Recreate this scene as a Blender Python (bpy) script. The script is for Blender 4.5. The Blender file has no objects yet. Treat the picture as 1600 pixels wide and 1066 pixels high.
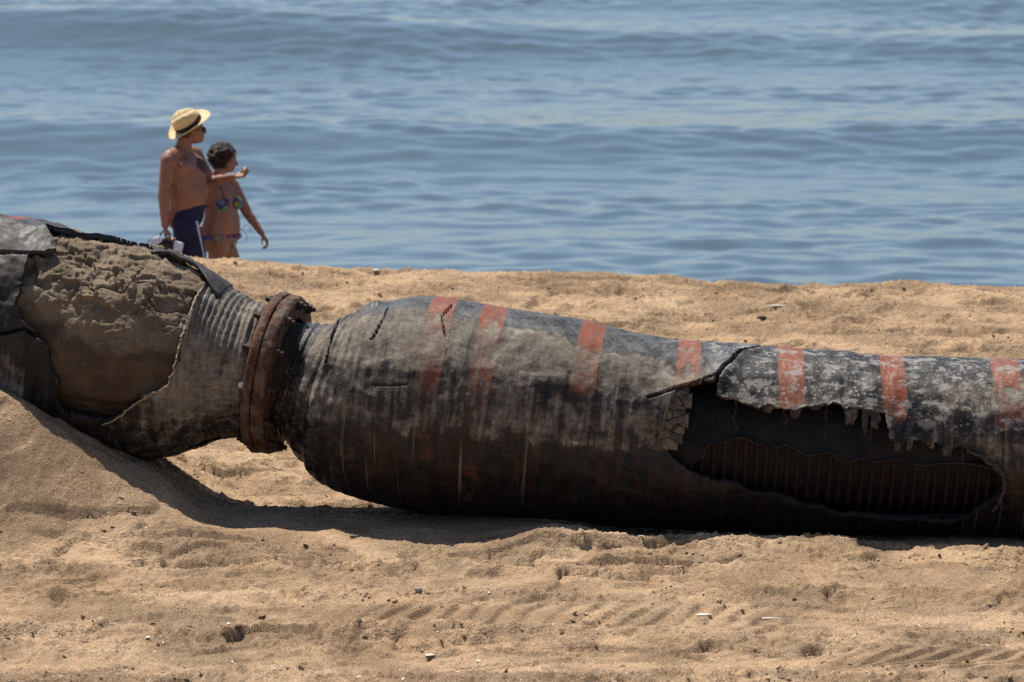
import bpy, bmesh, math, random
import numpy as np
from mathutils import Vector, Matrix, Quaternion
R_ = math.radians
rng = np.random.default_rng(7)
random.seed(7)

# ------------------------------------------------------------------ camera, sky, sun, exposure
scene = bpy.context.scene
COL = scene.collection
FPX, CAMZ, TANP = 7000.0, 4.0, 0.119          # focal length in photo pixels, eye height, pitch
PITCH = math.atan(TANP)
cam = bpy.data.cameras.new('camera')
cam.sensor_width = 36.0
cam.lens = FPX * 36.0 / 1600.0
cam.clip_start, cam.clip_end = 0.5, 9000.0
cam.dof.use_dof = True
cam.dof.focus_distance = 24.6
cam.dof.aperture_fstop = 4.7
cam_o = bpy.data.objects.new('camera', cam)
cam_o.location = (0, 0, CAMZ)
cam_o.rotation_euler = (math.pi / 2 - PITCH, 0, 0)
COL.objects.link(cam_o)
scene.camera = cam_o
scene.cycles.use_denoising = False
scene.cycles.use_adaptive_sampling = False

SUN_EL, SUN_AZ = R_(65.5), R_(-36)              # high, beyond the hose, a little to the left
world = bpy.data.worlds.new('World')
scene.world = world
world.use_nodes = True
wn = world.node_tree
sky = wn.nodes.new('ShaderNodeTexSky')
sky.sky_type = 'NISHITA'
sky.sun_disc = False
sky.sun_elevation = SUN_EL
sky.sun_rotation = SUN_AZ
sky.air_density, sky.dust_density, sky.ozone_density = 0.8, 1.0, 1.8
wn.links.new(sky.outputs[0], wn.nodes['Background'].inputs[0])
wn.nodes['Background'].inputs[1].default_value = 0.086
sun = bpy.data.lights.new('sun', 'SUN')
sun.energy = 5.0
sun.angle = R_(0.55)
sun.color = (1.0, 0.93, 0.83)
sun_o = bpy.data.objects.new('sun', sun)
SDIR = Vector((math.sin(SUN_AZ) * math.cos(SUN_EL), math.cos(SUN_AZ) * math.cos(SUN_EL), math.sin(SUN_EL)))
sun_o.rotation_euler = SDIR.to_track_quat('Z', 'Y').to_euler()
sun_o.location = (-6, 30, 20)
COL.objects.link(sun_o)
vs = scene.view_settings
vs.view_transform, vs.look, vs.gamma, vs.exposure = 'Standard', 'None', 1.0, 0.40
vs.use_curve_mapping = False

# ------------------------------------------------------------------ helpers: measuring, noise, meshes
cp, sp_ = math.cos(PITCH), math.sin(PITCH)
def at(px, py, Y):
    """world point that the photo shows at (px, py), at the distance Y"""
    a, b = (px - 800) / FPX, -(py - 533) / FPX
    d = np.array([a, cp + b * sp_, -sp_ + b * cp])
    return np.array([0, 0, CAMZ]) + d * (Y / d[1])
def proj(P):
    P = np.asarray(P, float)
    dz = P[..., 2] - CAMZ
    Z = P[..., 1] * cp - dz * sp_
    return 800 + FPX * P[..., 0] / Z, 533 - FPX * (P[..., 1] * sp_ + dz * cp) / Z

def _hash(ix, iy, seed):
    h = (ix.astype(np.uint32) * np.uint32(374761393) + iy.astype(np.uint32) * np.uint32(668265263)
         + np.uint32((seed * 2246822519 + 3266489917) & 0xffffffff))
    h = (h ^ (h >> np.uint32(13))) * np.uint32(1274126177)
    h = (h ^ (h >> np.uint32(16))) * np.uint32(2654435761)
    return (h ^ (h >> np.uint32(15)))
def gn(x, y, seed=0):
    """2-D gradient noise, about -1..1"""
    x, y = np.broadcast_arrays(np.asarray(x, float), np.asarray(y, float))
    fx, fy = np.floor(x), np.floor(y)
    ix, iy = fx.astype(np.int64), fy.astype(np.int64)
    u, v = x - fx, y - fy
    su, sv = u * u * u * (u * (u * 6 - 15) + 10), v * v * v * (v * (v * 6 - 15) + 10)
    def g(dx, dy):
        a = _hash(ix + dx, iy + dy, seed).astype(np.float64) * (2 * math.pi / 4294967296.0)
        return np.cos(a) * (u - dx) + np.sin(a) * (v - dy)
    n0 = g(0, 0) * (1 - su) + g(1, 0) * su
    n1 = g(0, 1) * (1 - su) + g(1, 1) * su
    return (n0 * (1 - sv) + n1 * sv) * 1.5
def fbm(x, y, octs=4, seed=0, gain=0.5, lac=2.03):
    t, a = 0, 1.0
    for k in range(octs):
        t = t + a * gn(x, y, seed + k * 17)
        x, y, a = x * lac + 3.1, y * lac - 1.7, a * gain
    return t
def worley(x, y, seed=0):
    """nearest and second nearest feature distance, and a random value for the nearest cell"""
    fx, fy = np.floor(x), np.floor(y)
    ix, iy = fx.astype(np.int64), fy.astype(np.int64)
    f1 = np.full(x.shape, 9.0); f2 = np.full(x.shape, 9.0); rnd = np.zeros(x.shape)
    for dx in (-1, 0, 1):
        for dy in (-1, 0, 1):
            h = _hash(ix + dx, iy + dy, seed)
            px = (h & np.uint32(0xffff)).astype(float) / 65536; py = (h >> np.uint32(16)).astype(float) / 65536
            d = np.hypot(fx + dx + px - x, fy + dy + py - y)
            near = d < f1
            f2 = np.where(near, f1, np.minimum(f2, d)); rnd = np.where(near, (px * 7.31 + py * 3.17) % 1.0, rnd); f1 = np.minimum(f1, d)
    return f1, f2, rnd
def ss(a, b, x):
    t = np.clip((x - a) / (b - a), 0, 1)
    return t * t * (3 - 2 * t)
def bump(x, c, w):
    return np.exp(-((x - c) / w) ** 2)

def link(o, parent=None):
    COL.objects.link(o)
    if parent is not None:
        o.parent = parent
    return o
def tag(o, label=None, cat=None, group=None, kind=None):
    for k, v in (('label', label), ('category', cat), ('group', group), ('kind', kind)):
        if v:
            o[k] = v
    return o
def empty(name, loc=(0, 0, 0), rz=0):
    o = bpy.data.objects.new(name, None)
    o.location = loc
    o.rotation_euler = (0, 0, rz)
    o.empty_display_size = 0.1
    return link(o)
def raw_mesh(name, V, F, smooth=True, attrs=None, uv=None):
    """V (n,3), F (m,4) or (m,3) numpy"""
    V = np.ascontiguousarray(V, np.float32)
    F = np.ascontiguousarray(F, np.int32)
    m = bpy.data.meshes.new(name)
    n, k = F.shape
    m.vertices.add(len(V)); m.vertices.foreach_set('co', V.ravel())
    m.loops.add(n * k); m.loops.foreach_set('vertex_index', F.ravel())
    m.polygons.add(n)
    m.polygons.foreach_set('loop_start', np.arange(0, n * k, k, dtype=np.int32))
    m.polygons.foreach_set('loop_total', np.full(n, k, np.int32))
    m.polygons.foreach_set('use_smooth', np.full(n, smooth, bool))
    m.update(calc_edges=True)
    for nm, a in (attrs or {}).items():
        at_ = m.attributes.new(nm, 'FLOAT', 'POINT')
        at_.data.foreach_set('value', np.ascontiguousarray(a, np.float32).ravel())
    if uv is not None:
        at_ = m.attributes.new('surf', 'FLOAT_VECTOR', 'POINT')
        at_.data.foreach_set('vector', np.ascontiguousarray(uv, np.float32).ravel())
    return m
def mesh_obj(name, m, mat, parent=None):
    o = bpy.data.objects.new(name, m)
    if mat is not None and not m.materials:
        m.materials.append(mat)
    return link(o, parent)
def bm_obj(name, bm, mat, parent=None, smooth=True):
    bmesh.ops.recalc_face_normals(bm, faces=bm.faces)
    m = bpy.data.meshes.new(name)
    bm.to_mesh(m); bm.free()
    for p in m.polygons:
        p.use_smooth = smooth
    return mesh_obj(name, m, mat, parent)
def grid_faces(nu, nv):
    i = np.arange(nu * nv).reshape(nu, nv)
    return np.stack([i[:-1, :-1], i[1:, :-1], i[1:, 1:], i[:-1, 1:]], -1).reshape(-1, 4)
def stretch(lo, hi, step, far_lo, far_hi, growth=1.25):
    """even steps between lo and hi, growing steps out to far_lo / far_hi"""
    mid = np.arange(lo, hi + step * .5, step)
    def out(a, b):
        r, s, p = [], step, a
        sg = 1 if b > a else -1
        while abs(p - a) < abs(b - a):
            s *= growth
            p = p + sg * s
            r.append(p)
        return r
    return np.array(out(lo, far_lo)[::-1] + list(mid) + out(mid[-1], far_hi))

# ------------------------------------------------------------------ helpers: node materials
class NM:
    def __init__(s, name):
        s.m = bpy.data.materials.new(name); s.m.use_nodes = True
        s.t = s.m.node_tree; s.b = s.t.nodes['Principled BSDF']
        s.out = s.t.nodes['Material Output']
    def n(s, typ, ins=None, **kw):
        nd = s.t.nodes.new(typ)
        for k, v in kw.items():
            setattr(nd, k, v)
        for k, v in (ins or {}).items():
            s.set(nd.inputs[k], v)
        return nd
    def set(s, sock, v):
        if isinstance(v, bpy.types.NodeSocket):
            s.t.links.new(v, sock)
        else:
            if isinstance(v, (tuple, list)) and len(v) == 3 and sock.type == 'RGBA':
                v = (*v, 1)
            sock.default_value = v
    def coord(s, kind='Object'):
        return s.n('ShaderNodeTexCoord').outputs[kind]
    def attr(s, name, out='Fac'):
        return s.n('ShaderNodeAttribute', attribute_name=name).outputs[out]
    def scale(s, vec, sc):
        return s.n('ShaderNodeMapping', {'Vector': vec, 'Scale': sc}).outputs[0]
    def noise(s, vec, scale, detail=4, rough=0.55, out='Fac', dist=0.0):
        return s.n('ShaderNodeTexNoise', {'Vector': vec, 'Scale': scale, 'Detail': detail, 'Roughness': rough, 'Distortion': dist}).outputs[out]
    def voro(s, vec, scale, out='Distance', feature='F1', rnd=1.0):
        return s.n('ShaderNodeTexVoronoi', {'Vector': vec, 'Scale': scale, 'Randomness': rnd}, feature=feature).outputs[out]
    def math(s, op, a, b=0.0, c=0.0, clamp=False):
        nd = s.n('ShaderNodeMath', operation=op, use_clamp=clamp)
        s.set(nd.inputs[0], a); s.set(nd.inputs[1], b); s.set(nd.inputs[2], c)
        return nd.outputs[0]
    def step(s, x, a, b):
        return s.n('ShaderNodeMapRange', {'Value': x, 'From Min': a, 'From Max': b, 'To Min': 0.0, 'To Max': 1.0}, interpolation_type='SMOOTHSTEP').outputs[0]
    def lerp(s, x, a, b):
        return s.n('ShaderNodeMapRange', {'Value': x, 'From Min': 0.0, 'From Max': 1.0, 'To Min': a, 'To Max': b}).outputs[0]
    def mix(s, f, a, b):
        nd = s.n('ShaderNodeMix', data_type='RGBA')
        s.set(nd.inputs[0], f); s.set(nd.inputs[6], a); s.set(nd.inputs[7], b)
        return nd.outputs[2]
    def bump(s, h, strength=0.5, dist=0.01, normal=None):
        i = {'Height': h, 'Strength': strength, 'Distance': dist}
        if normal is not None:
            i['Normal'] = normal
        return s.n('ShaderNodeBump', i).outputs[0]
    def done(s, color=None, rough=None, normal=None, **kw):
        if color is not None: s.set(s.b.inputs['Base Color'], color)
        if rough is not None: s.set(s.b.inputs['Roughness'], rough)
        if normal is not None: s.set(s.b.inputs['Normal'], normal)
        for k, v in kw.items():
            s.set(s.b.inputs[k.replace('_', ' ')], v)
        return s.m

def simple(name, c0, c1, scale=12, rough=0.8, bump=0.3, bd=0.004, bscale=60, spec=0.3, metallic=0.0):
    w = NM(name); co = w.coord()
    f = w.step(w.noise(co, scale, 5), 0.35, 0.65)
    return w.done(w.mix(f, c0, c1), rough, w.bump(w.noise(co, bscale, 4), bump, bd), Specular_IOR_Level=spec, Metallic=metallic)

def sand_mat():
    w = NM('sand'); co = w.coord()
    big = w.noise(co, 0.9, 5, 0.6)
    mid = w.noise(w.scale(co, (1, 0.6, 1)), 5.0, 5, 0.6)
    c = w.mix(w.step(big, 0.35, 0.68), (0.395, 0.268, 0.158), (0.480, 0.340, 0.210))
    c = w.mix(w.math('MULTIPLY', w.step(mid, 0.46, 0.70), 0.5), c, (0.330, 0.222, 0.132))
    gr = w.noise(co, 95, 5, 0.78)
    c = w.mix(w.math('MULTIPLY', w.step(gr, 0.51, 0.66), 0.75), c, (0.19, 0.115, 0.060))
    c = w.mix(w.math('MULTIPLY', w.step(gr, 0.47, 0.34), 0.5), c, (0.60, 0.46, 0.32))
    # broken shell: scattered grains that are white, orange or dark, denser in places
    shelly = w.attr('shelly')
    vn = w.n('ShaderNodeTexVoronoi', {'Vector': co, 'Scale': 150.0})
    sep = w.n('ShaderNodeSeparateColor', {'Color': vn.outputs['Color']})
    core = w.step(vn.outputs['Distance'], 0.55, 0.40)
    th = w.lerp(shelly, 0.985, 0.80)
    pick = w.math('MULTIPLY', w.math('GREATER_THAN', sep.outputs[0], th), core)
    tint = w.mix(w.math('GREATER_THAN', sep.outputs[1], 0.5), w.mix(sep.outputs[2], (0.10, 0.055, 0.03), (0.42, 0.17, 0.07)), (0.72, 0.62, 0.50))
    c = w.mix(w.math('MULTIPLY', pick, 0.85), c, tint)
    rough_k = w.lerp(w.step(w.noise(co, 1.7, 4, 0.6), 0.40, 0.62), 0.45, 1.35)
    cw = w.n('ShaderNodeVectorMath', {0: co, 1: w.scale(w.noise(co, 50, 3, 0.6, 'Color'), (.016, .016, .016))}, operation='ADD').outputs[0]
    crumb = w.math('SUBTRACT', 1.0, w.math('ADD', w.math('MULTIPLY', w.voro(cw, 36), 0.6), w.math('MULTIPLY', w.voro(cw, 85), 0.4)))
    crumb = w.math('MULTIPLY', crumb, w.step(w.noise(co, 4.5, 5, 0.65), 0.42, 0.62))
    h1 = w.bump(w.math('ADD', w.math('MULTIPLY', w.noise(co, 34, 8, 0.72), rough_k), w.math('MULTIPLY', crumb, 0.9)), 1.0, 0.022)
    h2 = w.bump(w.math('MULTIPLY', w.noise(co, 90, 5, 0.75), rough_k), 1.0, 0.010, h1)
    return w.done(c, 0.95, h2, Specular_IOR_Level=0.15)

def sea_mat():
    w = NM('sea'); co = w.coord()
    r1 = w.noise(w.scale(co, (0.55, 1, 1)), 2.6, 4, 0.55)
    r2 = w.noise(w.scale(co, (0.6, 1, 1)), 9.0, 3, 0.6)
    nrm = w.bump(r2, 0.16, 0.02, w.bump(r1, 0.16, 0.06))
    return w.done((0.060, 0.096, 0.114), 0.06, nrm, IOR=1.33)

def hose_mat():
    """black rubber with painted bands, dried mud and pale blotches; the masks ride on the mesh"""
    w = NM('hose_rubber'); co = w.attr('surf', 'Vector')
    streak = w.noise(w.scale(co, (1, 0.10, 1)), 26, 5, 0.6)
    streak2 = w.noise(w.scale(co, (1, 0.05, 1)), 70, 3, 0.6)
    fine = w.noise(co, 40, 6, 0.65)
    mid = w.noise(co, 9, 6, 0.6)
    blotn = w.noise(co, 11, 9, 0.72)
    rub = w.mix(w.step(mid, 0.35, 0.7), (0.007, 0.007, 0.007), (0.020, 0.021, 0.023))
    rub = w.mix(w.math('MULTIPLY', w.attr('faded_highlight'), w.step(w.math('ADD', w.math('MULTIPLY', fine, 0.5), w.math('MULTIPLY', mid, 0.5)), 0.36, 0.62)), rub, (0.100, 0.106, 0.108))  # faded rubber, made paler along the top to paint in a sun highlight
    # painted bands
    wear = w.math('ADD', w.math('MULTIPLY', blotn, 0.7), w.math('MULTIPLY', streak, 0.3))
    st = w.math('MULTIPLY', w.math('MULTIPLY', w.step(w.attr('stripe'), 0.25, 0.75), w.attr('stripe')), w.step(wear, 0.64, 0.50))
    red = w.mix(w.step(fine, 0.3, 0.7), (0.25, 0.060, 0.026), (0.155, 0.060, 0.034))
    c = w.mix(st, rub, red)
    # brownish stain on the underside, deepened to paint in its shade
    c = w.mix(w.math('MULTIPLY', w.attr('stain_shade'), w.step(streak, 0.40, 0.65)), c, (0.028, 0.013, 0.009))
    # mud film with drips and gaps
    nz = w.math('ADD', w.math('MULTIPLY', w.math('SUBTRACT', streak, 0.5), 1.1), w.math('MULTIPLY', w.math('SUBTRACT', blotn, 0.5), 1.5))
    mv = w.math('ADD', w.attr('mud'), nz)
    smear_n = w.math('ADD', w.math('MULTIPLY', streak2, 0.5), w.math('MULTIPLY', blotn, 0.5))
    film = w.math('MULTIPLY', w.step(mv, 0.05, 0.75), w.lerp(w.step(smear_n, 0.36, 0.62), 0.25, 0.95))
    mud = w.step(mv, 0.50, 0.88)
    filmc = w.mix(w.step(mid, 0.4, 0.65), (0.118, 0.098, 0.076), (0.095, 0.070, 0.048))
    c = w.mix(w.math('MULTIPLY', film, 0.60), c, filmc)
    mudc = w.mix(w.step(w.math('ADD', w.math('MULTIPLY', streak2, 0.35), w.math('MULTIPLY', fine, 0.65)), 0.38, 0.62), (0.150, 0.126, 0.098), (0.260, 0.226, 0.182))
    mudc = w.mix(w.math('MULTIPLY', w.step(mid, 0.46, 0.70), 0.6), mudc, (0.165, 0.125, 0.088))
    mudc = w.mix(w.math('MULTIPLY', w.step(blotn, 0.54, 0.68), 0.7), mudc, (0.40, 0.36, 0.30))
    opq = w.lerp(w.step(w.noise(co, 6, 6, 0.65), 0.38, 0.62), 0.55, 0.97)
    c = w.mix(w.math('MULTIPLY', mud, opq), c, mudc)
    # long pale drips
    dr = w.step(w.noise(w.scale(co, (1, 0.018, 1)), 34, 2, 0.5), 0.61, 0.65)
    c = w.mix(w.math('MULTIPLY', w.math('MULTIPLY', dr, w.attr('drip')), 0.7), c, (0.19, 0.165, 0.13))
    # pale crusted blotches: ragged patches and round spots
    warp = w.n('ShaderNodeVectorMath', {0: co, 1: w.scale(w.noise(co, 60, 3, 0.6, 'Color'), (.02, .02, .02))}, operation='ADD').outputs[0]
    vd2 = w.voro(warp, 34)
    spot = w.math('MULTIPLY', w.step(vd2, 0.36, 0.26), w.step(mid, 0.44, 0.60))
    rag = w.math('MULTIPLY', w.step(blotn, 0.515, 0.575), w.lerp(fine, 0.5, 1.2))
    blot = w.math('MAXIMUM', spot, rag, clamp=True)
    c = w.mix(w.math('MULTIPLY', w.math('MULTIPLY', blot, w.attr('blotch')), 0.80), c, (0.30, 0.285, 0.255))
    rough = w.math('ADD', w.lerp(w.math('MAXIMUM', mud, film), 0.44, 0.84), w.lerp(blotn, -0.08, 0.14))
    hh = w.math('ADD', w.math('MULTIPLY', mud, 0.5), w.math('ADD', w.math('MULTIPLY', fine, 0.6), w.math('MULTIPLY', streak2, 0.12)))
    n = w.bump(hh, 0.5, 0.010)
    n = w.bump(w.noise(co, 150, 3, 0.6), 0.2, 0.003, n)
    return w.done(c, rough, n, Specular_IOR_Level=0.22)

def mud_mat():
    w = NM('packed_mud'); co = w.coord()
    a = w.noise(co, 5, 6, 0.6); b = w.noise(co, 40, 5, 0.65)
    c = w.mix(w.step(a, 0.35, 0.65), (0.150, 0.114, 0.076), (0.225, 0.176, 0.120))
    c = w.mix(w.math('MULTIPLY', w.step(b, 0.5, 0.75), 0.6), c, (0.12, 0.080, 0.048))
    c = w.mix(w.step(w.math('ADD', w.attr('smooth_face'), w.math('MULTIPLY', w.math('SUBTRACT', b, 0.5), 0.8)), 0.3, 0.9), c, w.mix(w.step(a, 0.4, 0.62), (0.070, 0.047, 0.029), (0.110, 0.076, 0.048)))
    n = w.bump(w.noise(co, 26, 6, 0.65), 0.6, 0.015)
    n = w.bump(w.noise(co, 110, 4, 0.65), 0.5, 0.005, n)
    return w.done(c, 0.93, n, Specular_IOR_Level=0.2)

def rust_mat(name='rusty_steel'):
    w = NM(name); co = w.coord()
    a = w.noise(co, 9, 6, 0.62); b = w.noise(co, 55, 5, 0.65); d = w.noise(w.scale(co, (1, 1, 0.35)), 16, 5, 0.6)
    c = w.mix(w.step(a, 0.35, 0.65), (0.030, 0.015, 0.011), (0.105, 0.044, 0.024))
    c = w.mix(w.math('MULTIPLY', w.step(b, 0.52, 0.70), 0.7), c, (0.24, 0.085, 0.028))
    c = w.mix(w.math('MULTIPLY', w.step(d, 0.46, 0.60), 0.85), c, (0.130, 0.098, 0.068))
    c = w.mix(w.math('MULTIPLY', w.step(a, 0.60, 0.70), 0.8), c, (0.025, 0.020, 0.018))
    n = w.bump(b, 0.7, 0.008, w.bump(a, 0.6, 0.03))
    return w.done(c, 0.82, n, Specular_IOR_Level=0.3)

M = {}
M['sand'] = sand_mat(); M['sea'] = sea_mat(); M['hose'] = hose_mat(); M['mud'] = mud_mat(); M['rust'] = rust_mat()
M['black'] = simple('black_ply', (0.003, 0.003, 0.003), (0.010, 0.008, 0.007), 14, 0.7, 0.5, 0.01, 40)
M['rib'] = simple('rusted_rib', (0.070, 0.020, 0.014), (0.018, 0.012, 0.010), 9, 0.75, 0.4, 0.006, 70)
M['foam'] = simple('yellowed_foam', (0.185, 0.150, 0.105), (0.075, 0.058, 0.040), 22, 0.9, 0.4, 0.006, 60)
M['fray'] = simple('frayed_canvas', (0.36, 0.29, 0.20), (0.24, 0.185, 0.125), 60, 0.9, 0.5, 0.004, 120)
M['fray_d'] = simple('dark_cord', (0.075, 0.062, 0.050), (0.04, 0.034, 0.028), 60, 0.9, 0.5, 0.004, 120)  # darker cord for the strands around the right hose's hole
M['bolt_rust'] = simple('bolt_rust', (0.055, 0.026, 0.016), (0.028, 0.018, 0.014), 40, 0.7, 0.5, 0.004, 80)
M['zinc'] = simple('zinc_nut', (0.66, 0.66, 0.64), (0.52, 0.50, 0.46), 40, 0.45, 0.2, 0.002, 120, 0.5, 0.3)
M['skin_m'] = simple('tanned_skin', (0.270, 0.128, 0.085), (0.225, 0.102, 0.067), 14, 0.5, 0.1, 0.003, 80, 0.35)
M['skin_w'] = simple('light_tanned_skin', (0.290, 0.145, 0.098), (0.250, 0.120, 0.080), 14, 0.5, 0.1, 0.003, 80, 0.35)
M['hair_w'] = simple('dark_reddish_hair', (0.030, 0.014, 0.011), (0.016, 0.008, 0.007), 60, 0.6, 0.8, 0.02, 70)
M['hair_m'] = simple('grey_brown_hair', (0.085, 0.048, 0.036), (0.045, 0.027, 0.021), 60, 0.7, 0.8, 0.01, 90)
M['straw'] = simple('straw', (0.70, 0.55, 0.31), (0.58, 0.43, 0.22), 60, 0.75, 0.4, 0.004, 150)
M['ribbon'] = simple('black_ribbon', (0.010, 0.010, 0.011), (0.018, 0.017, 0.018), 40, 0.7, 0.1, 0.002, 100)
M['navy'] = simple('navy_cloth', (0.012, 0.012, 0.038), (0.018, 0.018, 0.055), 14, 0.8, 0.5, 0.012, 18)
M['bag'] = simple('black_bag_cloth', (0.016, 0.016, 0.018), (0.035, 0.034, 0.036), 12, 0.7, 0.5, 0.01, 24)
M['white'] = simple('white_cloth', (0.62, 0.66, 0.78), (0.52, 0.56, 0.70), 12, 0.8, 0.5, 0.01, 24)
M['lens'] = simple('dark_lens', (0.012, 0.012, 0.013), (0.02, 0.02, 0.02), 30, 0.15, 0.0, 0.001, 30, 0.5)
M['shell_w'] = simple('white_shell', (0.74, 0.68, 0.58), (0.60, 0.52, 0.42), 60, 0.6, 0.3, 0.002, 150)
M['shell_o'] = simple('orange_shell', (0.55, 0.27, 0.14), (0.40, 0.19, 0.10), 60, 0.6, 0.3, 0.002, 150)
M['stone_d'] = simple('dark_pebble', (0.055, 0.048, 0.043), (0.10, 0.082, 0.066), 50, 0.7, 0.3, 0.003, 120)
M['stone_g'] = simple('grey_green_pebble', (0.26, 0.27, 0.24), (0.38, 0.38, 0.34), 50, 0.6, 0.2, 0.002, 120)
M['wood'] = simple('bleached_wood', (0.62, 0.56, 0.47), (0.46, 0.40, 0.31), 40, 0.85, 0.4, 0.003, 120)
M['yellow'] = simple('yellow_shell', (0.50, 0.36, 0.12), (0.36, 0.24, 0.08), 60, 0.6, 0.2, 0.002, 120)
def bikini_mat():
    w = NM('flowered_cloth'); co = w.coord()
    v = w.n('ShaderNodeTexVoronoi', {'Vector': co, 'Scale': 19.0})
    h = w.n('ShaderNodeHueSaturation', {'Saturation': 1.15, 'Value': 0.30, 'Color': v.outputs['Color']})
    c = w.mix(w.step(v.outputs['Distance'], 0.55, 0.75), h.outputs[0], (0.03, 0.02, 0.10))
    return w.done(c, 0.75, w.bump(w.noise(co, 50, 3), 0.2, 0.005))
M['bikini'] = bikini_mat()

# ------------------------------------------------------------------ hose axes (measured stations: photo x, centre y, half height, distance)
def hermite(xk, yk, x):
    xk, yk = np.asarray(xk, float), np.asarray(yk, float)
    d = np.diff(yk) / np.diff(xk)
    h = np.diff(xk)
    m = np.empty(len(xk)); m[0], m[-1] = d[0], d[-1]
    m[1:-1] = (d[:-1] * h[1:] + d[1:] * h[:-1]) / (h[1:] + h[:-1])
    i = np.clip(np.searchsorted(xk, x) - 1, 0, len(h) - 1)
    t = (x - xk[i]) / h[i]
    return ((2*t**3 - 3*t**2 + 1) * yk[i] + (t**3 - 2*t**2 + t) * h[i] * m[i] + (-2*t**3 + 3*t**2) * yk[i+1] + (t**3 - t**2) * h[i] * m[i+1])
class Axis:
    def __init__(s, keys):
        k = np.array(keys, float)
        P = np.array([at(a, b, d) for a, b, c, d in keys])
        s.u = k[:, 0]
        s.P = P
        s.r = k[:, 2] * k[:, 3] / FPX * 1.007
        uu = np.linspace(s.u[0], s.u[-1], 4000)
        C = s.c(uu)
        L = np.concatenate([[0], np.cumsum(np.linalg.norm(np.diff(C, axis=0), axis=1))])
        s.uu, s.L = uu, L
    def c(s, u):
        return np.stack([hermite(s.u, s.P[:, k], u) for k in range(3)], -1)
    def rad(s, u):
        return hermite(s.u, s.r, u)
    def s_of(s, u):
        return np.interp(u, s.uu, s.L)
    def frame(s, u):
        u = np.asarray(u, float)
        e = 8.0
        T = s.c(u + e) - s.c(u - e)
        T /= np.linalg.norm(T, axis=-1, keepdims=True)
        F = np.cross(T, np.array([0, 0, 1.0])); F /= np.linalg.norm(F, axis=-1, keepdims=True)
        U = np.cross(F, T)
        return T, F, U
    def pt(s, u, th, r=None):
        u, th = np.broadcast_arrays(np.asarray(u, float), np.asarray(th, float))
        if r is None:
            r = s.rad(u)
        T, F, U = s.frame(u)
        return s.c(u) + np.asarray(r)[..., None] * (np.cos(th)[..., None] * F + np.sin(th)[..., None] * U)
    def inv(s, px, py, dr=0.0, r=None):
        """(u, theta) of the surface point seen in the photo at (px, py)"""
        u, th = float(px), 0.2
        for _ in range(60):
            rr = (s.rad(np.array(u)) + dr) if r is None else r
            x0, y0 = proj(s.pt(u, th, rr))
            ex, ey = px - float(x0), py - float(y0)
            u = float(np.clip(u + ex * 0.8, s.u[0] + 10, s.u[-1] - 10))
            k = float(rr) * 280 * max(0.25, math.cos(th - 0.16))
            th = float(np.clip(th - ey / k * 0.7, -1.3, 1.72))
        return u, th
AR = Axis([(400, 575, 100, 25.01), (440, 585, 102, 25.0), (480, 598, 106, 24.98), (512, 610, 121, 24.95), (545, 620, 143, 24.92), (600, 628, 158, 24.88), (660, 632, 168, 24.85), (740, 640, 166, 24.82),
           (850, 653, 161, 24.78), (950, 667, 154, 24.75), (1050, 679, 149, 24.73), (1200, 687, 146, 24.72), (1400, 696, 141, 24.72), (1600, 701, 139, 24.72), (2000, 704, 138, 24.72), (2600, 704, 138, 24.72)])
AL = Axis([(-1000, 468, 160, 26.3), (-500, 460, 165, 25.9), (-200, 470, 166, 25.6), (0, 499, 165, 25.4), (100, 529, 166, 25.3), (200, 552, 166, 25.2), (260, 561, 159, 25.14), (300, 565, 144, 25.1),
           (340, 570, 124, 25.07), (375, 576, 110, 25.04), (410, 581, 101, 25.02), (460, 591, 100, 24.99)])

def th_list(n_front, n_back):
    a = np.linspace(R_(-75), R_(125), n_front)
    b = np.linspace(R_(125), R_(285), n_back)[1:]
    return np.concatenate([a, b])
def poly_sdf(poly, U, V):
    """signed distance (negative inside)"""
    P = np.asarray(poly, float)
    x, y = U.ravel(), V.ravel()
    best = np.full(x.shape, 1e9); ins = np.zeros(x.shape, bool)
    n = len(P)
    for i in range(n):
        a, b = P[i], P[(i + 1) % n]
        e = b - a
        t = np.clip(((x - a[0]) * e[0] + (y - a[1]) * e[1]) / max(e @ e, 1e-12), 0, 1)
        best = np.minimum(best, (x - a[0] - t * e[0]) ** 2 + (y - a[1] - t * e[1]) ** 2)
        c = ((a[1] > y) != (b[1] > y)) & (x < (b[0] - a[0]) * (y - a[1]) / (b[1] - a[1] + 1e-15) + a[0])
        ins ^= c
    d = np.sqrt(best)
    return np.where(ins, -d, d).reshape(U.shape)
def line_dist(pts, U, V):
    P = np.asarray(pts, float)
    best = np.full(U.shape, 1e9)
    for a, b in zip(P[:-1], P[1:]):
        e = b - a
        t = np.clip(((U - a[0]) * e[0] + (V - a[1]) * e[1]) / max(e @ e, 1e-12), 0, 1)
        best = np.minimum(best, np.hypot(U - a[0] - t * e[0], V - a[1] - t * e[1]))
    return best
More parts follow.
